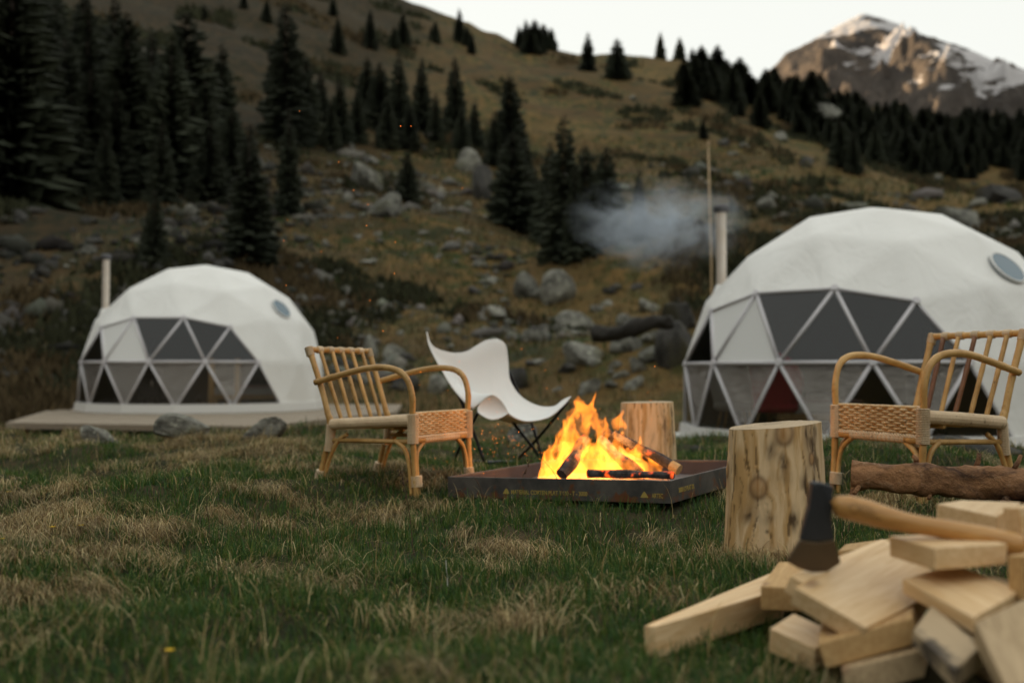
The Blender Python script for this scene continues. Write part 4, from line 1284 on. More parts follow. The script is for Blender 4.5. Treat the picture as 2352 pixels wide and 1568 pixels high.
# ------------------------------------------------------------------ white sling chair: a canvas spread between four corners of a rod frame
def sling_chair():
    org = Vector((-.05, 7.6, hz(-.05, 7.6)))
    root = empty('sling_chair', org, (0, 0, 0), 'white canvas sling chair on thin crossed black rods behind the fire', 'sling chair')
    def pts(L): return [at_d(*p) - org for p in L]
    def curve(L, n=40):
        c = cane_path(pts(L), 10); acc = [0]
        for a, b in zip(c[:-1], c[1:]): acc.append(acc[-1] + (b - a).length)
        out = []
        for k in range(n + 1):
            s_ = acc[-1] * k / n; i = min(len(c) - 2, max(0, int(np.searchsorted(acc, s_)) - 1)); t = (s_ - acc[i]) / max(1e-9, acc[i + 1] - acc[i])
            out.append(c[i].lerp(c[i + 1], t))
        return out
    A, B, C, D = (980, 762, 7.50), (1142, 779, 7.95), (1086, 940, 7.15), (1311, 911, 7.42)
    n = 40
    top = curve([A, (987, 786, 7.53), (1003, 801, 7.56), (1040, 811, 7.66), (1072, 808, 7.76), (1096, 794, 7.84), (1116, 783, 7.9), B], n)
    rgt = curve([B, (1160, 792, 7.95), (1166, 830, 7.92), (1170, 872, 7.85), (1195, 910, 7.75), (1235, 932, 7.6), (1272, 934, 7.5), (1292, 920, 7.45), D], n)
    lft = curve([A, (986, 795, 7.46), (1010, 842, 7.4), (1040, 892, 7.3), (1068, 925, 7.2), C], n)
    bot = curve([C, (1102, 926, 7.15), (1130, 906, 7.16), (1152, 920, 7.14), (1166, 946, 7.12), (1190, 962, 7.12), (1218, 967, 7.15), (1262, 957, 7.25), (1295, 930, 7.36), D], n)
    V = []
    a, b, c, d = top[0], top[-1], bot[0], bot[-1]
    for j in range(n + 1):
        v = j / n
        for i in range(n + 1):
            u = i / n
            p = top[i] * (1 - v) + bot[i] * v + lft[j] * (1 - u) + rgt[j] * u - (a * (1 - u) * (1 - v) + b * u * (1 - v) + c * (1 - u) * v + d * u * v)
            w_ = 16 * u * (1 - u) * v * (1 - v)
            V.append(p + Vector((0, .10, -.02)) * w_ + Vector((0, .004, 0)) * math.sin(u * 23 + v * 9) * w_)
    F = [(j * (n + 1) + i, (j + 1) * (n + 1) + i, (j + 1) * (n + 1) + i + 1, j * (n + 1) + i + 1) for j in range(n) for i in range(n)]
    o = link('canvas_sling', np_mesh('canvas_sling', [tuple(p) for p in V], F, M['canvas_white'], smooth=True), root)
    s_ = o.modifiers.new('thickness', 'SOLIDIFY'); s_.thickness = .006; s_.offset = 0
    m = MB(); m.tube([Vector(V[i]) for i in range(n + 1)], .006, 6); m.build('hem', M['canvas_white'], o, smooth=True)
    m = MB(); m.tube([Vector(V[j * (n + 1) + n]) for j in range(n + 1)], .006, 6); m.build('hem', M['canvas_white'], o, smooth=True)
    # pocket that hangs over the rod tip at the front
    hi = curve([(1096, 938, 7.14), (1110, 918, 7.13), (1130, 907, 7.12), (1150, 920, 7.11), (1165, 944, 7.10)], 20)
    lo = curve([(1098, 945, 7.10), (1112, 956, 7.06), (1130, 963, 7.04), (1150, 958, 7.05), (1165, 948, 7.09)], 20)
    vv = []
    for k in range(21):
        for q in range(9):
            t = q / 8; vv.append(tuple(hi[k].lerp(lo[k], t) + Vector((0, .07 * math.sin(math.pi * t) * math.sin(math.pi * k / 20), .012 * math.sin(2 * math.pi * t)))))
    ff = [(k * 9 + q, k * 9 + q + 1, k * 9 + q + 10, k * 9 + q + 9) for k in range(20) for q in range(8)]
    pk = link('corner_pocket', np_mesh('corner_pocket', vv, ff, M['canvas_white'], smooth=True), root)
    s_ = pk.modifiers.new('thickness', 'SOLIDIFY'); s_.thickness = .005
    for L in ([(988, 792, 7.55), (1008, 830, 7.56), (1052, 905, 7.52), (1085, 985, 7.45), (1114, 1064, 7.40)],
              [(1100, 944, 7.16), (1085, 972, 7.30), (1060, 1020, 7.55), (1040, 1060, 7.75)],
              [(1166, 952, 7.20), (1190, 985, 7.26), (1222, 1025, 7.34), (1250, 1066, 7.42)],
              [(1304, 922, 7.46), (1270, 965, 7.6), (1230, 1012, 7.8), (1182, 1062, 8.0)],
              [(1168, 850, 7.97), (1190, 900, 8.0), (1222, 975, 8.0), (1246, 1055, 8.0)],
              [(1114, 1063, 7.40), (1150, 1060, 7.6), (1182, 1060, 7.95)], [(1040, 1058, 7.76), (1140, 1061, 7.6), (1250, 1064, 7.44)]):
        m = MB(); m.tube(curve(L, 16), .0115, 8); m.build('frame_rod', M['black_steel'], root, smooth=True)
sling_chair()

# ------------------------------------------------------------------ fire pit, ash, burning logs, flames, sparks
PIT_Z = .117
PR = empty('fire_pit', (PIT_C.x, PIT_C.y, PIT_Z), (0, R_(-2.2), PIT_A), 'square low steel fire pit with rusty edges and yellow paint marks', 'fire pit')
h_, t_ = .108, .010
S = PIT_S / 2
for (c, d) in (((0, -S + t_ / 2, -h_ / 2), (PIT_S, t_, h_)), ((0, S - t_ / 2, -h_ / 2), (PIT_S, t_, h_)), ((-S + t_ / 2, 0, -h_ / 2), (t_, PIT_S - 2 * t_, h_)), ((S - t_ / 2, 0, -h_ / 2), (t_, PIT_S - 2 * t_, h_))):
    m = MB(); m.box((0, 0, 0), d); m.build('side_plate', M['rusty_steel'], PR, bevel=.002, loc=c)
m = MB(); m.box((0, 0, 0), (PIT_S - 2 * t_, PIT_S - 2 * t_, .008)); m.build('floor_plate', M['pit_inside'], PR, loc=(0, 0, -h_ + .010))
for sx in (-1, 1):
    for sy in (-1, 1):
        m = MB(); m.box((0, 0, 0), (.07, .07, .12)); m.build('foot', M['black_iron'], PR, loc=(sx * (S - .16), sy * (S - .16), -h_ - .06))
# inner skins of the side plates, dark with soot
for (c, d) in (((0, -S + t_ + .002, -h_ / 2), (PIT_S - 2 * t_ - .01, .003, h_ - .02)), ((0, S - t_ - .002, -h_ / 2), (PIT_S - 2 * t_ - .01, .003, h_ - .02)), ((-S + t_ + .002, 0, -h_ / 2), (.003, PIT_S - 2 * t_ - .02, h_ - .02)), ((S - t_ - .002, 0, -h_ / 2), (.003, PIT_S - 2 * t_ - .02, h_ - .02))):
    m = MB(); m.box((0, 0, 0), d); m.build('soot_lining', M['pit_inside'], PR, loc=c)
def lettering(text, size, mat, parent, loc, rot, name='lettering', ext=.0006, sx=1.0):
    cu = bpy.data.curves.new(name, 'FONT'); cu.body = text; cu.size = size; cu.extrude = ext; cu.offset = size * .018
    o = bpy.data.objects.new(name, cu); COL.objects.link(o)
    me = bpy.data.meshes.new_from_object(o.evaluated_get(bpy.context.evaluated_depsgraph_get()))
    bpy.data.objects.remove(o)
    me.materials.clear(); me.materials.append(mat)
    return link(name, me, parent, loc, rot, (sx, 1, 1))
yl = -S - .0012
lettering('MATERIAL CORTEN PLAT 3X10 - T - 3000', .030, M['yellow_paint'], PR, (-S + .395, yl, -.082), (math.pi / 2, 0, 0), sx=.80)
lettering('ARTEC', .030, M['yellow_paint'], PR, (-S + PIT_S * .925, yl, -.082), (math.pi / 2, 0, 0), sx=.62)
lettering('3000 LO PLAT 3X', .032, M['yellow_paint'], PR, (S + .0012, -S + .10, -.066), (math.pi / 2, 0, math.pi / 2), sx=.85)
for x0 in (.345, PIT_S * .878):
    m = MB()
    m.prism([(-S + x0, yl, -.082), (-S + x0 + .042, yl, -.082), (-S + x0 + .030, yl, -.062), (-S + x0 + .021, yl, -.053), (-S + x0 + .010, yl, -.066)], (0, .0008, 0)); m.build('painted_emblem', M['yellow_paint'], PR)

# ash bed
nx = 46
gx = np.linspace(-S + .02, S - .02, nx)
GX, GY = np.meshgrid(gx, gx, indexing='ij')
rad = np.hypot(GX - .0, GY)
GZ = -h_ + .018 + .035 * np.exp(-(rad / .30) ** 2) + .010 * fbm(GX * 9, GY * 9, 0, 61, 3) + .006
idx = np.arange(nx * nx).reshape(nx, nx)
F = np.stack([idx[:-1, :-1], idx[1:, :-1], idx[1:, 1:], idx[:-1, 1:]], -1).reshape(-1, 4)
ash = link('ash_bed', np_mesh('ash_bed', np.stack([GX, GY, GZ], -1).reshape(-1, 3), F, M['ash'], smooth=True), None, PR.location, PR.rotation_euler)
tag(ash, 'grey ash and cinders lying in the fire pit', kind='stuff')

def burn_log(a, b, r, label, mat='char', pale=False):
    a, b = Vector(a), Vector(b); n = 14
    root_m = MB(); path, rad = [], []
    ax = (b - a).normalized(); sd_ = ax.cross(Vector((0, 0, 1))).normalized()
    for i in range(n + 1):
        t = i / n
        path.append(a.lerp(b, t) - (a + b) / 2 + sd_ * .008 * math.sin(t * 7 + a.x * 20)); rad.append(r * (1 + .10 * math.sin(t * 11 + a.y * 9) - .25 * t))
    root_m.tube(path, rad, 9)
    o = root_m.build('burning_log', M[mat], None, loc=(a + b) / 2)
    tag(o, label, 'log', 'logs burning in the fire pit')
    if pale:
        m = MB(); m.tube([path[0] - ax * .004, path[0] + ax * .05], [r * 1.04, r * 1.06], 9); m.build('unburnt_end', M['gold_timber'], o)
    return o
burn_log(at_d(1560, 1078, 5.42), at_d(1412, 996, 5.68), .030, 'burning log leaning from the right with a pale unburnt end', pale=True)
burn_log(at_d(1292, 1090, 5.40), at_d(1346, 1006, 5.62), .038, 'charred log leaning upright on the left side of the fire')
burn_log(at_d(1466, 1088, 5.45), at_d(1376, 1008, 5.68), .036, 'grey scorched log leaning left in the middle of the fire')
burn_log(at_d(1250, 1082, 5.75), at_d(1350, 1030, 5.75), .034, 'charred log lying low at the left rear of the fire')
burn_log(at_d(1515, 1066, 5.9), at_d(1385, 990, 5.74), .034, 'charred log leaning at the rear right of the fire')
burn_log(at_d(1352, 1087, 5.25), at_d(1548, 1091, 5.02), .024, 'black charred stick lying along the front rim of the fire pit')

def surface_nets(f, o, d):
    """isosurface f=0 (inside f>0) on a regular grid: quads"""
    s = f > 0
    c = np.stack([s[i:i + s.shape[0] - 1, j:j + s.shape[1] - 1, k:k + s.shape[2] - 1] for i in (0, 1) for j in (0, 1) for k in (0, 1)], 0)
    act = c.any(0) & ~c.all(0)
    ids = -np.ones(act.shape, int); I = np.argwhere(act); ids[act] = np.arange(len(I))
    acc = np.zeros((len(I), 3)); cnt = np.zeros(len(I))
    cor = [(i, j, k) for i in (0, 1) for j in (0, 1) for k in (0, 1)]
    for a in range(8):
        for b in range(a + 1, 8):
            if sum(abs(p - q) for p, q in zip(cor[a], cor[b])) != 1: continue
            fa = f[I[:, 0] + cor[a][0], I[:, 1] + cor[a][1], I[:, 2] + cor[a][2]]; fb = f[I[:, 0] + cor[b][0], I[:, 1] + cor[b][1], I[:, 2] + cor[b][2]]
            x = (fa > 0) != (fb > 0)
            t = np.where(x, fa / np.where(fa == fb, 1, fa - fb), 0)
            p = np.array(cor[a])[None] + (np.array(cor[b]) - np.array(cor[a]))[None] * t[:, None]
            acc[x] += p[x]; cnt[x] += 1
    V = o + (I + acc / np.maximum(cnt, 1)[:, None]) * d
    Q = []
    for ax in range(3):
        sl0 = [slice(None)] * 3; sl1 = [slice(None)] * 3; sl0[ax] = slice(0, -1); sl1[ax] = slice(1, None)
        a, b = s[tuple(sl0)], s[tuple(sl1)]
        e = np.argwhere(a != b)
        u, v = [q for q in range(3) if q != ax]
        ok = (e[:, u] > 0) & (e[:, v] > 0) & (e[:, u] < s.shape[u] - 1) & (e[:, v] < s.shape[v] - 1); e = e[ok]
        def cell(du, dv):
            q = e.copy(); q[:, u] -= du; q[:, v] -= dv; return ids[q[:, 0], q[:, 1], q[:, 2]]
        q = np.stack([cell(1, 1), cell(0, 1), cell(0, 0), cell(1, 0)], -1)
        fl = a[e[:, 0], e[:, 1], e[:, 2]] != (ax == 1)
        q[~fl] = q[~fl][:, ::-1]
        Q.append(q)
    return V, np.concatenate(Q)

FC = at_d(1405, 1092, 5.58)
def build_flame():
    dx = .0068
    xs = np.arange(-.42, .44, dx); ys = np.arange(-.24, .24, dx * 1.5); zs = np.arange(-.04, .62, dx)
    X, Y, Z = np.meshgrid(xs, ys, zs, indexing='ij')
    # rising flow bends and curls the licks
    k = .35 + 1.3 * np.clip(Z, 0, 1)
    WX = X + k * (.085 * fbm(X * 6, Y * 6, Z * 4.5, 201, 2) + .032 * fbm(X * 17, Y * 17, Z * 12, 203, 2))
    WY = Y + k * (.060 * fbm(X * 6, Y * 6, Z * 4.5, 205, 2) + .022 * fbm(X * 17, Y * 17, Z * 12, 206, 2))
    WZ = Z + .030 * fbm(X * 10, Y * 10, Z * 8, 207, 2)
    top = np.interp(WX, [-.42, -.37, -.30, -.24, -.18, -.12, -.03, .06, .14, .22, .31, .40], [.0, .20, .36, .45, .47, .42, .36, .31, .24, .17, .10, .0])
    wid = np.interp(WX, [-.40, -.2, .1, .4], [.12, .18, .18, .08]) * (1 - .40 * np.clip(WZ / .45, 0, 1))
    env = 1 - (np.clip(WZ, 0, 1) / np.maximum(top, .01)) ** 1.25 - (WY / wid) ** 2
    env = np.where(WZ < -.0, env - (-WZ / .03) ** 2, env)
    fl = 1 - np.abs(fbm(WX * 9.5, WY * 9.5, WZ * 4.2, 211, 3)) * 1.7          # sheets of flame
    fl2 = 1 - np.abs(fbm(WX * 20, WY * 20, WZ * 9, 215, 2)) * 1.8
    fl3 = 1 - np.abs(fbm(WX * 34, WY * 34, WZ * 17, 219, 2)) * 1.8
    f = env * 1.0 + (fl - .55) * 1.0 + (fl2 - .5) * .50 + (fl3 - .5) * .24 - .46
    # a tall wisp that breaks away at the top, and a smaller one
    for (cx, z0, z1, w0, am, ph) in ((-.175, .22, .60, .032, .034, 0.4), (-.085, .28, .53, .022, .030, 2.2), (.05, .22, .385, .020, .02, 1.0), (-.24, .12, .34, .022, .022, 3.0)):
        t = np.clip((WZ - z0) / (z1 - z0), 0, 1)
        dd = np.hypot(X - cx - am * np.sin(t * 6.5 + ph) - .03 * fbm(X * 14, Y * 14, Z * 14, 221, 2), (Y - .02 * np.cos(t * 5 + ph)) * .8)
        ww = w0 * np.sin(np.pi * np.clip(t * .93 + .07, 0, 1)) ** .8 * (.85 + .55 * fl)
        g = np.where((WZ > z0) & (WZ < z1), (ww - dd) / w0, -1)
        f = np.maximum(f, np.minimum(g, .5) * .6 + (fl2 - .7) * .22)
    f[[0, -1]] = -1; f[:, [0, -1]] = -1; f[:, :, [0, -1]] = -1
    for _ in range(1):
        f[1:-1, 1:-1, 1:-1] = (f[1:-1, 1:-1, 1:-1] * 2 + (f[:-2, 1:-1, 1:-1] + f[2:, 1:-1, 1:-1] + f[1:-1, :-2, 1:-1] + f[1:-1, 2:, 1:-1] + f[1:-1, 1:-1, :-2] + f[1:-1, 1:-1, 2:]) / 3) / 4
    V, Q = surface_nets(f, np.array([xs[0], ys[0], zs[0]]), np.array([dx, dx * 1.5, dx]))
    lab = np.arange(len(V))
    for _ in range(400):
        mn = lab[Q].min(1); l2 = lab.copy()
        for c_ in range(4): np.minimum.at(l2, Q[:, c_], mn)
        l2 = l2[l2]
        if (l2 == lab).all(): break
        lab = l2
    u_, inv, ct = np.unique(lab, return_inverse=True, return_counts=True)
    zc_ = np.bincount(inv, V[:, 2]) / ct
    okc = (ct == ct.max()) | ((ct > 120) & (zc_ < .40))
    keep = okc[inv]; Q = Q[keep[Q].all(1)]
    ren = np.cumsum(keep) - 1; V = V[keep]; Q = ren[Q]
    n = N('flame')
    for nd in list(n.n):
        if nd.type == 'BSDF_PRINCIPLED': n.n.remove(nd)
    em = n.n.new('ShaderNodeEmission'); em.inputs['Color'].default_value = (1.0, .25, .018, 1); em.inputs['Strength'].default_value = 4.2
    n.l.new(em.outputs[0], n.out.inputs['Volume'])
    me = np_mesh('flames', V, Q, M['flame'], smooth=True)
    o = link('flames', me, None, FC - Vector((0, 0, .012)))
    tag(o, 'bright orange flames licking up from the fire pit logs', 'fire')
    print('flame quads', len(Q))
build_flame()
fl_d = bpy.data.lights.new('fire_glow', 'POINT'); fl_d.energy = 3.0; fl_d.color = (1, .42, .12); fl_d.shadow_soft_size = .12
fl_o = bpy.data.objects.new('fire_glow', fl_d); COL.objects.link(fl_o); fl_o.location = FC + Vector((-.03, -.02, .20))

def build_sparks():
    rg = random.Random(9); m = MB()
    def sp(p, r):
        p = Vector(p); m.add([p + Vector(q) * r for q in ((1, 0, 0), (-1, 0, 0), (0, 1, 0), (0, -1, 0), (0, 0, 1.5), (0, 0, -1.5))], [(0, 2, 4), (2, 1, 4), (1, 3, 4), (3, 0, 4), (2, 0, 5), (1, 2, 5), (3, 1, 5), (0, 3, 5)])
    for _ in range(80):
        x = rg.gauss(1165, 62); y = rg.gauss(1020, 44)
        sp(at_d(x, y, rg.uniform(5.0, 6.0)), rg.uniform(.0006, .0014))
    for _ in range(26):
        sp(at_d(rg.uniform(880, 1520), rg.uniform(780, 1130), rg.uniform(4.8, 6.0)), rg.uniform(.0008, .0017))
    for (x, y) in ((778, 372), (812, 437), (660, 505), (652, 553), (738, 578), (908, 556), (850, 690), (1062, 432), (944, 290), (920, 290), (657, 655), (906, 628), (775, 775), (880, 760), (842, 518), (688, 256), (845, 470)):
        sp(at_d(x, y, rg.uniform(4.6, 5.6)), rg.uniform(.0010, .0016))
    tag(m.build('sparks', M['spark']), 'orange sparks flying up from the fire', kind='stuff')
build_sparks()

# ------------------------------------------------------------------ tree stumps
def stump(loc, R, h, label, seed, tilt, knots, marks, streaks, nphi=230, nz=110, rot=0.0):
    """knots: (phi deg from the camera side, z, size); marks: dark stains (phi, z, wphi, wz, depth)"""
    phi = np.linspace(-math.pi, math.pi, nphi, endpoint=False); zz = np.linspace(-.06, h, nz)
    PH, Z = np.meshgrid(phi, zz, indexing='ij')
    deg = np.degrees(PH)
    rr_ = R * (1 + .035 * np.sin(PH * 2 + seed) + .02 * np.sin(PH * 5 + seed * 2) + .010 * fbm(np.cos(PH) * 9, np.sin(PH) * 9, Z * 1.2, seed, 3)) * (1.06 - .12 * Z / h)
    ux = PH.copy(); dk = np.zeros_like(PH); kn = np.zeros_like(PH); bump = np.zeros_like(PH)
    for (p, z, s) in knots:
        du = (deg - p + 180) % 360 - 180; dxm = np.radians(du) * R; dz = Z - z
        d = np.sqrt(dxm ** 2 + (dz * .75) ** 2)
        ux += np.sign(dxm) * .16 * np.exp(-(d / (s * 2.6)) ** 2) * (s / .03)
        kn = np.maximum(kn, np.exp(-(d / s) ** 4)); dk = np.maximum(dk, .85 * np.exp(-((d - s * 1.05) / (s * .35)) ** 2))
        bump += .35 * s * np.exp(-(d / (s * 1.5)) ** 2)
    ux = ux + .10 * fbm(np.cos(PH) * 2.5, np.sin(PH) * 2.5, Z * 5, seed + 40, 3)
    cx, cy = np.cos(ux) * R, np.sin(ux) * R
    g = fbm(cx * 60, cy * 60, Z * 4, seed + 3, 4); g2 = fbm(cx * 160, cy * 160, Z * 9, seed + 5, 3); lg = fbm(cx * 14, cy * 14, Z * 5, seed + 9, 3)
    pale, tan, grey = np.array([.80, .58, .34]), np.array([.56, .34, .14]), np.array([.48, .36, .23])
    t = sstep(-.45, .55, g)[..., None]
    C = pale * (1 - t) + tan * t
    t = (sstep(.05, .7, lg) * .5)[..., None]; C = C * (1 - t) + grey * t
    crack = sstep(.50, .85, g2 * .8 + g * .6)
    C = C * (1 - .62 * crack[..., None])
    for (p, z, wp, wz, dep) in marks:
        du = (deg - p + 180) % 360 - 180
        mm = np.exp(-((du + 18 * (fbm(cx * 20, cy * 20, Z * 12, 77, 2)) * wp / 14) / wp) ** 2 - ((Z - z) / wz) ** 2) * (.55 + .8 * sstep(-.3, .5, fbm(cx * 40, cy * 40, Z * 16, seed + 21, 3))) * dep
        mm = np.clip(mm, 0, .95)[..., None]; C = C * (1 - mm) + np.array([.075, .042, .020]) * mm
    C = C * (1 - dk[..., None] * .8) + np.array([.10, .045, .018]) * dk[..., None] * .8
    kk = (kn * (.75 + .25 * g2))[..., None]; C = C * (1 - kk) + np.array([.40, .21, .075]) * kk
    rr_ = rr_ + bump - .004 * crack + .0028 * g
    X, Y = rr_ * np.cos(PH), rr_ * np.sin(PH)
    Zt = Z + (Z / h) * (X * tilt[0] + Y * tilt[1])
    V = np.stack([X, Y, Zt], -1).reshape(-1, 3); C = C.reshape(-1, 3)
    idx = np.arange(nphi * nz).reshape(nphi, nz); i2 = np.roll(idx, -1, 0)
    Fq = np.stack([idx[:, :-1], i2[:, :-1], i2[:, 1:], idx[:, 1:]], -1).reshape(-1, 4)
    root = empty('tree_stump', loc, (0, 0, rot), label, 'tree stump', 'log stumps beside the fire')
    me = np_mesh('barkless_trunk', V, Fq, M['painted_wood'], smooth=True, col=C); link('barkless_trunk', me, root)
    # sawn top, with growth rings and a worn edge
    nr = 26; rads = np.linspace(0, 1, nr)
    PT, RT = np.meshgrid(phi[::2], rads, indexing='ij')
    re = rr_[::2, -1][:, None]
    rad_ = re * RT; TX, TY = rad_ * np.cos(PT), rad_ * np.sin(PT)
    TZ = h + TX * tilt[0] + TY * tilt[1] + .0015 * fbm(TX * 60, TY * 20, 0, 5, 2) + .004 * (1 - RT ** 8) * 1.0 - .0005
    ring = .5 + .5 * np.sin((RT * 1.0 + .03 * np.sin(PT * 3)) * 95)
    rad_cr = sstep(.80, .98, np.abs(np.sin(PT * 3.5 + .4 * fbm(TX * 9, TY * 9, 0, 3, 2)))) * 0
    CT = np.array([.56, .43, .28]) * (1 - .22 * ring[..., None])
    CT = CT * (1 - .2 * sstep(.1, .6, fbm(TX * 12, TY * 12, 0, 8, 2))[..., None])
    idt = np.arange(PT.size).reshape(PT.shape); j2 = np.roll(idt, -1, 0)
    Ft = np.stack([idt[:, :-1], idt[:, 1:], j2[:, 1:], j2[:, :-1]], -1).reshape(-1, 4)
    me = np_mesh('sawn_top', np.stack([TX, TY, TZ], -1).reshape(-1, 3), Ft, M['painted_wood'], smooth=True, col=CT.reshape(-1, 3)); link('sawn_top', me, root)
    return root
# local angle 0 is turned towards the camera
def face_cam(x, y): return math.atan2(-y, -x)
sx_, sy_ = .972, 3.70
stump((sx_, sy_, 0.0), .176, .455, 'near tree stump with big round knots, standing beside the axe head', 3, (-.02, .085),
      [(-18, .245, .025), (12, .435, .027), (52, .335, .014), (-70, .3, .018), (120, .2, .02), (-150, .3, .02)],
      [(-8, .09, 2.3, .007, 1.6), (-1, .37, 6, .035, .95), (10, .33, 4, .03, .8), (47, .40, 4, .07, 1.2), (58, .36, 5, .10, .9), (56, .24, 3, .05, .9), (30, .25, 7, .05, .75), (-4, .285, 12, .03, .35), (-26, .15, 6, .03, .7), (-6, .13, 4, .03, .8), (20, .13, 4, .035, 1.0),
       (-45, .30, 4, .07, .5), (-38, .20, 3, .06, .5), (38, .20, 8, .05, .55), (-62, .1, 5, .08, .5)], [], rot=face_cam(sx_, sy_))
fx_, fy_ = .900, 6.62
stump((fx_, fy_, hz(fx_, fy_) - .0), .190, .452 - hz(fx_, fy_) * 1.0, 'farther tree stump with plain pale sides, standing behind the fire pit', 8, (-.0, .02),
      [(65, .2, .014), (150, .3, .02)], [(-30, .25, 4, .12, .5), (30, .30, 5, .14, .6), (62, .30, 3, .11, 1.1), (5, .15, 4, .10, .4), (-60, .25, 4, .15, .4), (45, .12, 4, .1, .5)], [], nphi=150, nz=60, rot=face_cam(fx_, fy_))
HOLES += [(sx_, sy_, .175), (fx_, fy_, .185)]

# ------------------------------------------------------------------ split boards of the firewood pile
def board(label, pts, t, mat='pale_timber', name='firewood_board', jit=.003, group='split boards of the firewood pile'):
    P = [at_d(*p) for p in pts]
    c = sum(P, Vector()) / 4
    nrm = (P[1] - P[0]).cross(P[3] - P[0]).normalized()
    if nrm.dot(EYE - c) < 0 and nrm.z < 0: nrm = -nrm
    if nrm.z < -.2: nrm = -nrm
    # the long side is the local x axis so that the grain runs along it
    e0, e1 = (P[1] - P[0]) + (P[2] - P[3]), (P[3] - P[0]) + (P[2] - P[1])
    ax = (e0 if e0.length > e1.length else e1).normalized()
    ax = (ax - nrm * ax.dot(nrm)).normalized(); ay = nrm.cross(ax)
    Mx = Matrix((ax, ay, nrm)).transposed()
    L = [Mx.transposed() @ (p - c) for p in P]
    ctr = Vector((0, 0, -t / 2))
    rg = random.Random(len(label) * 7 + int(c.x * 1000))
    J = lambda: Vector((rg.uniform(-jit, jit), rg.uniform(-jit, jit), rg.uniform(-jit, jit)))
    V = [p - ctr + J() for p in L] + [p - ctr - Vector((0, 0, t)) + J() for p in L]
    m = MB(); m.add(V, [(0, 1, 2, 3), (7, 6, 5, 4), (0, 4, 5, 1), (1, 5, 6, 2), (2, 6, 7, 3), (3, 7, 4, 0)])
    o = m.build(name, M[mat], None, bevel=.004, seg=2)
    o.matrix_world = Matrix.Translation(c + Mx @ ctr) @ Mx.to_4x4()
    return tag(o, label, 'board', group)
board('long pale board lying on the grass at the left end of the firewood pile', [(1507, 1438, 2.275), (1800, 1349, 2.65), (1815, 1295, 2.95), (1478, 1434, 2.29)], .078)
board('orange tinted board end poking out behind the wide board of the firewood pile', [(1746, 1347, 2.42), (1900, 1352, 2.36), (1930, 1288, 2.75), (1788, 1291, 2.75)], .055, 'gold_timber')
board('widest pale board with dark knots, lying tilted on the middle of the pile', [(1827, 1347, 2.09), (1991, 1441, 1.99), (2194, 1338, 2.28), (2030, 1244, 2.40)], .042)
board('narrow pale board lying along the upper left side of the widest board', [(1815, 1318, 2.16), (1852, 1342, 2.13), (2066, 1250, 2.46), (2024, 1238, 2.50)], .042)
board('short thick block on top of the pile, directly beneath the axe handle', [(2044, 1229, 2.20), (2148, 1257, 2.03), (2312, 1247, 2.06), (2215, 1222, 2.25)], .046)
board('board with smooth top beneath the short thick block, at the right of the widest board', [(2074, 1328, 2.12), (2238, 1419, 1.88), (2350, 1352, 1.98), (2190, 1295, 2.2)], .032)
board('broad shaded board leaning upright at the lower right corner of the photo', [(2243, 1430, 1.80), (2312, 1574, 1.62), (2450, 1560, 1.72), (2378, 1360, 1.90)], .035, 'dull_timber')
board('board with black stains poking out low at the front of the pile', [(2093, 1443, 1.93), (2195, 1540, 1.75), (2257, 1482, 1.83), (2140, 1391, 2.02)], .036, 'stained_timber')
board('golden brown board under the front edge of the widest board', [(1880, 1478, 1.98), (2095, 1416, 2.02), (2110, 1352, 2.38), (1890, 1395, 2.32)], .050, 'gold_timber')
board('lowest board half sunk in the grass at the front of the pile', [(1933, 1533, 1.95), (2110, 1492, 1.98), (2120, 1440, 2.2), (1940, 1480, 2.2)], .055, 'dull_timber')
board('small pale board stuck under the left corner of the widest board', [(1768, 1440, 2.22), (1872, 1486, 2.10), (1935, 1455, 2.14), (1826, 1405, 2.32)], .055)
board('rough sawn slab lying behind the pile next to the axe head', [(1925, 1264, 2.72), (2060, 1246, 2.68), (2070, 1234, 2.9), (1940, 1250, 2.95)], .09, 'gold_timber')
board('white topped board at the rear of the pile above the axe handle', [(2148, 1156, 2.5), (2292, 1184, 2.28), (2345, 1152, 2.5), (2210, 1150, 2.62)], .046)
board('upright board end cut by the right photo edge above the axe handle', [(2304, 1163, 2.2), (2342, 1168, 2.12), (2430, 1156, 2.2), (2390, 1150, 2.3)], .12)
board('small upright block under the butt of the axe handle at the right photo edge', [(2314, 1272, 2.0), (2346, 1277, 1.95), (2430, 1270, 2.0), (2395, 1262, 2.1)], .085, 'gold_timber')
board('shaded board partly hidden beneath the right end of the axe handle', [(2140, 1200, 2.5), (2300, 1238, 2.25), (2430, 1215, 2.3), (2280, 1182, 2.55)], .05, 'dull_timber')
board('shaded board inside the right half of the pile', [(2150, 1350, 2.3), (2330, 1400, 2.05), (2450, 1370, 2.05), (2280, 1318, 2.35)], .06, 'dull_timber')
board('shaded board at the bottom of the right half of the pile', [(2120, 1410, 2.35), (2300, 1470, 2.05), (2430, 1440, 2.1), (2260, 1385, 2.4)], .12, 'dull_timber')
HOLES += [(.75, 2.35, .07), (.95, 2.2, .16), (.85, 2.3, .14), (1.05, 2.1, .16), (.88, 2.05, .1), (1.0, 2.35, .14)]

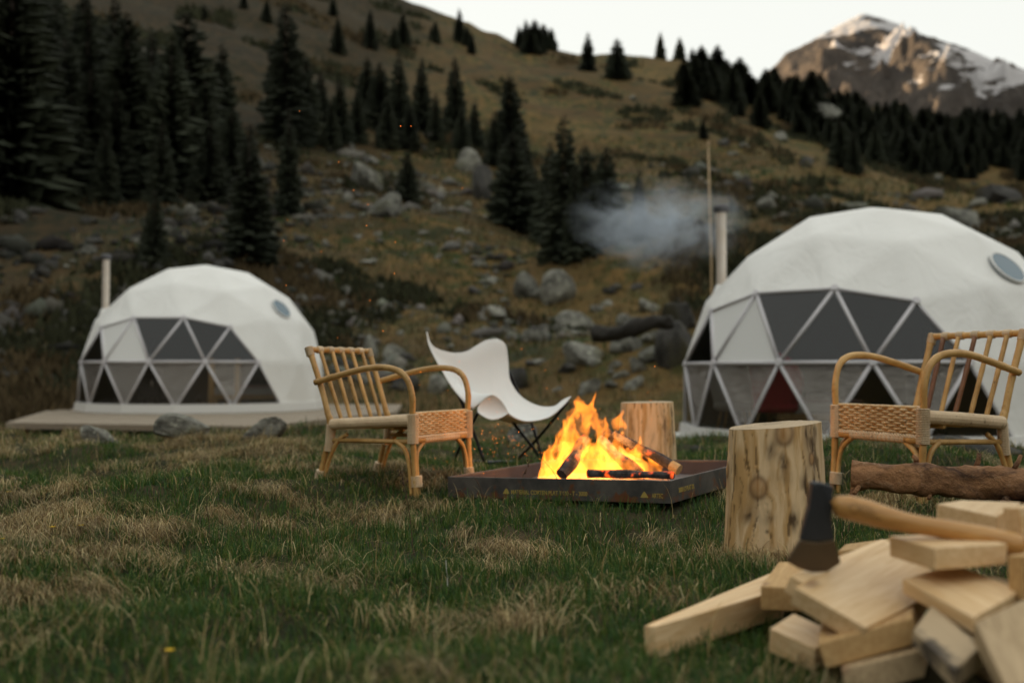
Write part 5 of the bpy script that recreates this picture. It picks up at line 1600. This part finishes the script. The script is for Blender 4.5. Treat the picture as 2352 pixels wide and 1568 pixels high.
# ------------------------------------------------------------------ axe
AX = empty('axe', at_d(1910, 1165, 2.15), (0, 0, 0), 'axe with a dark steel head and golden wooden handle resting on the firewood pile', 'axe')
def axl(px, py, d): return at_d(px, py, d) - AX.location
hp = [(1914, 1166, 2.17), (1925, 1162, 2.17), (1950, 1165, 2.165), (1990, 1175, 2.16), (2030, 1187, 2.155), (2070, 1197, 2.15), (2110, 1205, 2.145), (2160, 1213, 2.14), (2210, 1222, 2.13), (2260, 1232, 2.12), (2300, 1243, 2.115), (2330, 1252, 2.11), (2341, 1256, 2.11), (2345, 1257, 2.11)]
hr = [16, 25, 28.5, 29, 27, 23.5, 22, 22, 23, 24.5, 27, 29, 26, 15]
m = MB(); m.tube([axl(*p) for p in hp], [r * 2.14 / 2287 for r in hr], 18)
hd = m.build('handle', M['axe_handle_wood'], AX, smooth=True)
def head_piece(poly, mat, th, name):
    m = MB(); n = len(poly)
    fr = [axl(px, py, 2.19) for px, py in poly]
    ths = [th(py) for _, py in poly]
    V = [p + Vector((0, -q, 0)) for p, q in zip(fr, ths)] + [p + Vector((0, q, 0)) for p, q in zip(fr, ths)]
    F = [tuple(range(n)), tuple(reversed(range(n, 2 * n)))] + [(i, n + i, n + (i + 1) % n, (i + 1) % n) for i in range(n)]
    m.add(V, F); return m.build(name, mat, AX, bevel=.004, seg=2)
thf = lambda py: .017 - .014 * max(0, min(1, (py - 1150) / 150))
head_piece([(1862, 1106), (1880, 1106), (1911, 1114), (1908, 1150), (1906, 1185), (1910, 1214), (1915, 1236), (1876, 1243), (1836, 1238), (1842, 1215), (1847, 1193), (1856, 1160), (1860, 1130)], M['axe_dark_steel'], thf, 'axe_head')
head_piece([(1836, 1239), (1876, 1244), (1915, 1237), (1922, 1262), (1931, 1292), (1900, 1312), (1866, 1314), (1835, 1305), (1806, 1288), (1820, 1264)], M['axe_bare_steel'], thf, 'cutting_edge')
# burnt stamp on the handle: a leaf shaped outline and lines of small letters
def on_handle(px, py, lift=.0005):
    xs_ = [p[0] for p in hp]
    cyy = float(np.interp(px, xs_, [p[1] for p in hp])); r = float(np.interp(px, xs_, hr)) * 2.14 / 2287; d = float(np.interp(px, xs_, [p[2] for p in hp]))
    dz = (py - cyy) / 2287 * d
    return axl(px, py, d - math.sqrt(max(1e-8, r * r - dz * dz)) - lift)
m = MB()
ol = [(1962, 1178), (1954, 1172), (1951, 1164), (1956, 1158), (1965, 1157), (1972, 1160), (1976, 1166), (1971, 1172), (1966, 1179), (1962, 1178)]
m.tube([on_handle(x, y) for x, y in cane_path([(a, b, 0) for a, b in ol], 3) for y in (y,)] if False else [on_handle(q.x, q.y) for q in cane_path([(a, b, 0) for a, b in ol], 3)], .0007, 5)
m.build('stamp_outline', M['stamp_ink'], hd)
rg = random.Random(3); m = MB()
for row, (x0, x1, dy) in enumerate(((1978, 2006, -7), (1972, 2010, 3), (1978, 2026, 12))):
    x = x0
    while x < x1:
        wdt = rg.uniform(1.6, 3.2); yb = 1168 + dy + (x - 1975) * .26
        m.tube([on_handle(x, yb - 2.2), on_handle(x + wdt * .3, yb + 1.6)], .00045, 4); m.tube([on_handle(x, yb - 1.8), on_handle(x + wdt * .7, yb + rg.uniform(-1.5, 1.5))], .00045, 4)
        x += wdt + .9
m.build('stamp_letters', M['stamp_ink'], hd)

# ------------------------------------------------------------------ bark log before the right chair
def bark_log(a, b, r0, r1, name='bark_log', n=40, k=20, seed=1):
    a, b = Vector(a), Vector(b); ax = (b - a).normalized(); up = Vector((0, 0, 1)); sd_ = ax.cross(up).normalized(); up2 = sd_.cross(ax)
    T, A = np.meshgrid(np.linspace(0, 1, n), np.linspace(0, 2 * math.pi, k, endpoint=False), indexing='ij')
    rr_ = (r0 + (r1 - r0) * T) * (1 + .22 * fbm(T * 9, np.cos(A) * 1.3, np.sin(A) * 1.3, seed, 3) + .10 * fbm(T * 30, np.cos(A) * 4, np.sin(A) * 4, seed + 4, 2))
    c = (a + b) / 2
    P = np.array(a - c)[None, None] + T[..., None] * np.array(b - a) + (np.cos(A) * rr_)[..., None] * np.array(sd_) + (np.sin(A) * rr_)[..., None] * np.array(up2)
    V = [tuple(p) for p in P.reshape(-1, 3)]
    F = [(i * k + j, i * k + (j + 1) % k, (i + 1) * k + (j + 1) % k, (i + 1) * k + j) for i in range(n - 1) for j in range(k)] + [tuple(reversed(range(k))), tuple((n - 1) * k + j for j in range(k))]
    m = MB(); m.add(V, F)
    return m.build(name, M['log_bark'], None, smooth=True, loc=c)
lg = bark_log(at_d(1957, 1092, 4.36), at_d(2460, 1118, 4.02), .058, .076)
tag(lg, 'bark covered log with branch stubs raised off the grass before the right rattan chair', 'log')
for (p, q, r) in (((1966, 1100, 4.33), (1950, 1160, 4.33), .016), ((1975, 1110, 4.32), (1962, 1134, 4.28), .012), ((2240, 1078, 4.2), (2250, 1040, 4.2), .012), ((2105, 1060, 4.28), (2098, 1046, 4.3), .012), ((2135, 1130, 4.2), (2133, 1146, 4.18), .010), ((2310, 1140, 4.08), (2312, 1215, 4.05), .020), ((2330, 1075, 4.1), (2345, 1045, 4.12), .010)):
    P_, Q_ = at_d(*p) - lg.location, at_d(*q) - lg.location
    m = MB(); m.tube([P_, (P_ + Q_) / 2 + Vector((.004, 0, .002)), Q_], [r, r * .9, r * .75], 8); m.build('branch_stub', M['log_bark'], lg, smooth=True)
sp_ = at_d(2348, 1140, 4.02)
l2 = bark_log((sp_.x, sp_.y, -.02), (sp_.x + .01, sp_.y + .01, .13), .085, .08, 'bark_log', 16, 18, 5)
tag(l2, 'short dark bark covered block propping the raised log at the right photo edge', 'log')

bm_ = bark_log(at_d(1366, 764, 30.0), at_d(1545, 746, 28.6), .27, .17, 'fallen_trunk', 44, 18, 9)
for v_ in bm_.data.vertices: v_.co.z += .10 * math.sin(v_.co.x * 2.3) + .12 * (float(vn(v_.co.x * 2.2, v_.co.z * 3, 0, 4)) - .5)
bm_.data.materials.clear(); bm_.data.materials.append(M['char_bark'])
tag(bm_, 'dark fallen trunk lying across the boulders left of the large dome tent', 'tree trunk')
# ------------------------------------------------------------------ meadow
build_grass()
rs_ = random.Random(12)
def stem(px, py, hpx, bx, label, head=False, pale=False):
    g = ground(px, py, 2.0, 12)
    h = hpx / 2287 * g.y; lx = bx / 2287 * g.y
    root_m = MB(); m = root_m
    pts = cane_path([(0, 0, -.01), (lx * .3, .01, h * .4), (lx * .55, -.01, h * .7), (lx, .0, h)], 4)
    m.tube(pts, [.0019 - .0011 * i / (len(pts) - 1) for i in range(len(pts))], 5)
    for q in range(rs_.randint(0, 3)):
        p = pts[rs_.randrange(4, len(pts))]; m.tube([p, p + Vector((rs_.uniform(-.03, .03), rs_.uniform(-.02, .02), rs_.uniform(.01, .04)))], [.001, .0006], 4)
    if head:
        for q in range(9): 
            p = pts[-1 - q % 5] + Vector((rs_.gauss(0, .006), rs_.gauss(0, .006), rs_.gauss(0, .006)))
            m.tube([p, p + Vector((0, 0, .007)), p + Vector((.002, 0, .012))], [.002, .004, .001], 5)
    tag(m.build('dry_stem', M['dry_stem'] if not pale else M['cotton'], None, loc=g), label, 'dry stem', 'dry stems standing in the meadow')
stem(745, 1265, 150, -40, 'long thin reddish stem rising left of the middle of the meadow')
stem(950, 1275, 190, -28, 'tall dark stem with small seed heads under the left rattan chair', head=True)
stem(1028, 1360, 70, -4, 'pale forked dead stem upright in the front meadow', pale=True)
stem(215, 1352, 95, -42, 'pale curved stem at the left of the meadow')
stem(480, 1245, 100, -6, 'upright reddish stem on the brown tussock below the left chair')
stem(1120, 1160, 80, -50, 'dark bent stem before the left end of the fire pit')
stem(1305, 1165, 110, -60, 'dark stem crossing the front plate of the fire pit', head=False)
stem(1180, 1180, 120, 40, 'dark stem leaning right before the lettering of the fire pit', head=True)
stem(1570, 1160, 75, -55, 'dark stem leaning left near the right corner of the fire pit')
for i, (x, y) in enumerate(((120, 1238), (185, 1240), (3, 1265), (388, 1548), (20, 1150))):
    g = ground(x, y, 1.9, 12); g.z += .025
    root = empty('yellow_flower', g, (0, 0, 0), 'tiny yellow flower in the grass at the far left of the meadow' if i != 3 else 'single yellow flower in the grass at the lower photo edge', 'flower', 'yellow flowers in the grass')
    m = MB(); m.tube([(0, 0, -.04), (0, 0, .012)], .0012, 5); m.build('stem', M['dry_stem'], root)
    m = MB()
    for q in range(7):
        a = q * .9; ca, sa = math.cos(a), math.sin(a)
        m.add([(0, 0, .012), (ca * .008 - sa * .004, sa * .008 + ca * .004, .017), (ca * .013, sa * .013, .015), (ca * .008 + sa * .004, sa * .008 - ca * .004, .017)], [(0, 1, 2, 3)])
    m.build('petal_ring', M['flower_yellow'], root)

# ------------------------------------------------------------------ smoke drifting from the flue
def build_smoke():
    c = at_d(1508, 512, 17.5)
    bm = bmesh.new(); bmesh.ops.create_icosphere(bm, subdivisions=3, radius=1.0)
    for v in bm.verts:
        v.co = Vector((v.co.x * 1.75 , v.co.y * 1.0, v.co.z * .95))
    me = bpy.data.meshes.new('smoke'); bm.to_mesh(me); bm.free()
    n = N('smoke')
    for nd in list(n.n):
        if nd.type == 'BSDF_PRINCIPLED': n.n.remove(nd)
    pv = n.n.new('ShaderNodeVolumePrincipled')
    pv.inputs['Color'].default_value = (.80, .89, 1.0, 1); pv.inputs['Anisotropy'].default_value = .2
    gr = n.n.new('ShaderNodeTexGradient'); gr.gradient_type = 'SPHERICAL'
    mp = n.vec((1 / 1.75, 1.0, 1 / .95)); n.l.new(mp, gr.inputs['Vector'])
    nz = n.noise(1.5, 6, .68, dist=1.2, vec=n.vec((.8, 1, 1.2)))
    md = n.new('ShaderNodeMath', operation='MULTIPLY_ADD'); md.inputs[1].default_value = 5.5; md.inputs[2].default_value = -2.75
    n.l.new(nz, md.inputs[0])
    ad = n.new('ShaderNodeMath', operation='ADD'); n.l.new(gr.outputs['Fac'], ad.inputs[0]); n.l.new(md.outputs[0], ad.inputs[1])
    mu = n.new('ShaderNodeMath', operation='MULTIPLY'); mu.use_clamp = True; n.l.new(ad.outputs[0], mu.inputs[0]); n.l.new(gr.outputs['Fac'], mu.inputs[1])
    m2 = n.new('ShaderNodeMath', operation='MULTIPLY'); m2.inputs[1].default_value = 2.0; n.l.new(mu.outputs[0], m2.inputs[0])
    n.l.new(m2.outputs[0], pv.inputs['Density'])
    n.l.new(pv.outputs[0], n.out.inputs['Volume'])
    me.materials.append(M['smoke'])
    tag(link('smoke', me, None, c), 'pale blue smoke drifting left from the chimney', kind='stuff')
build_smoke()
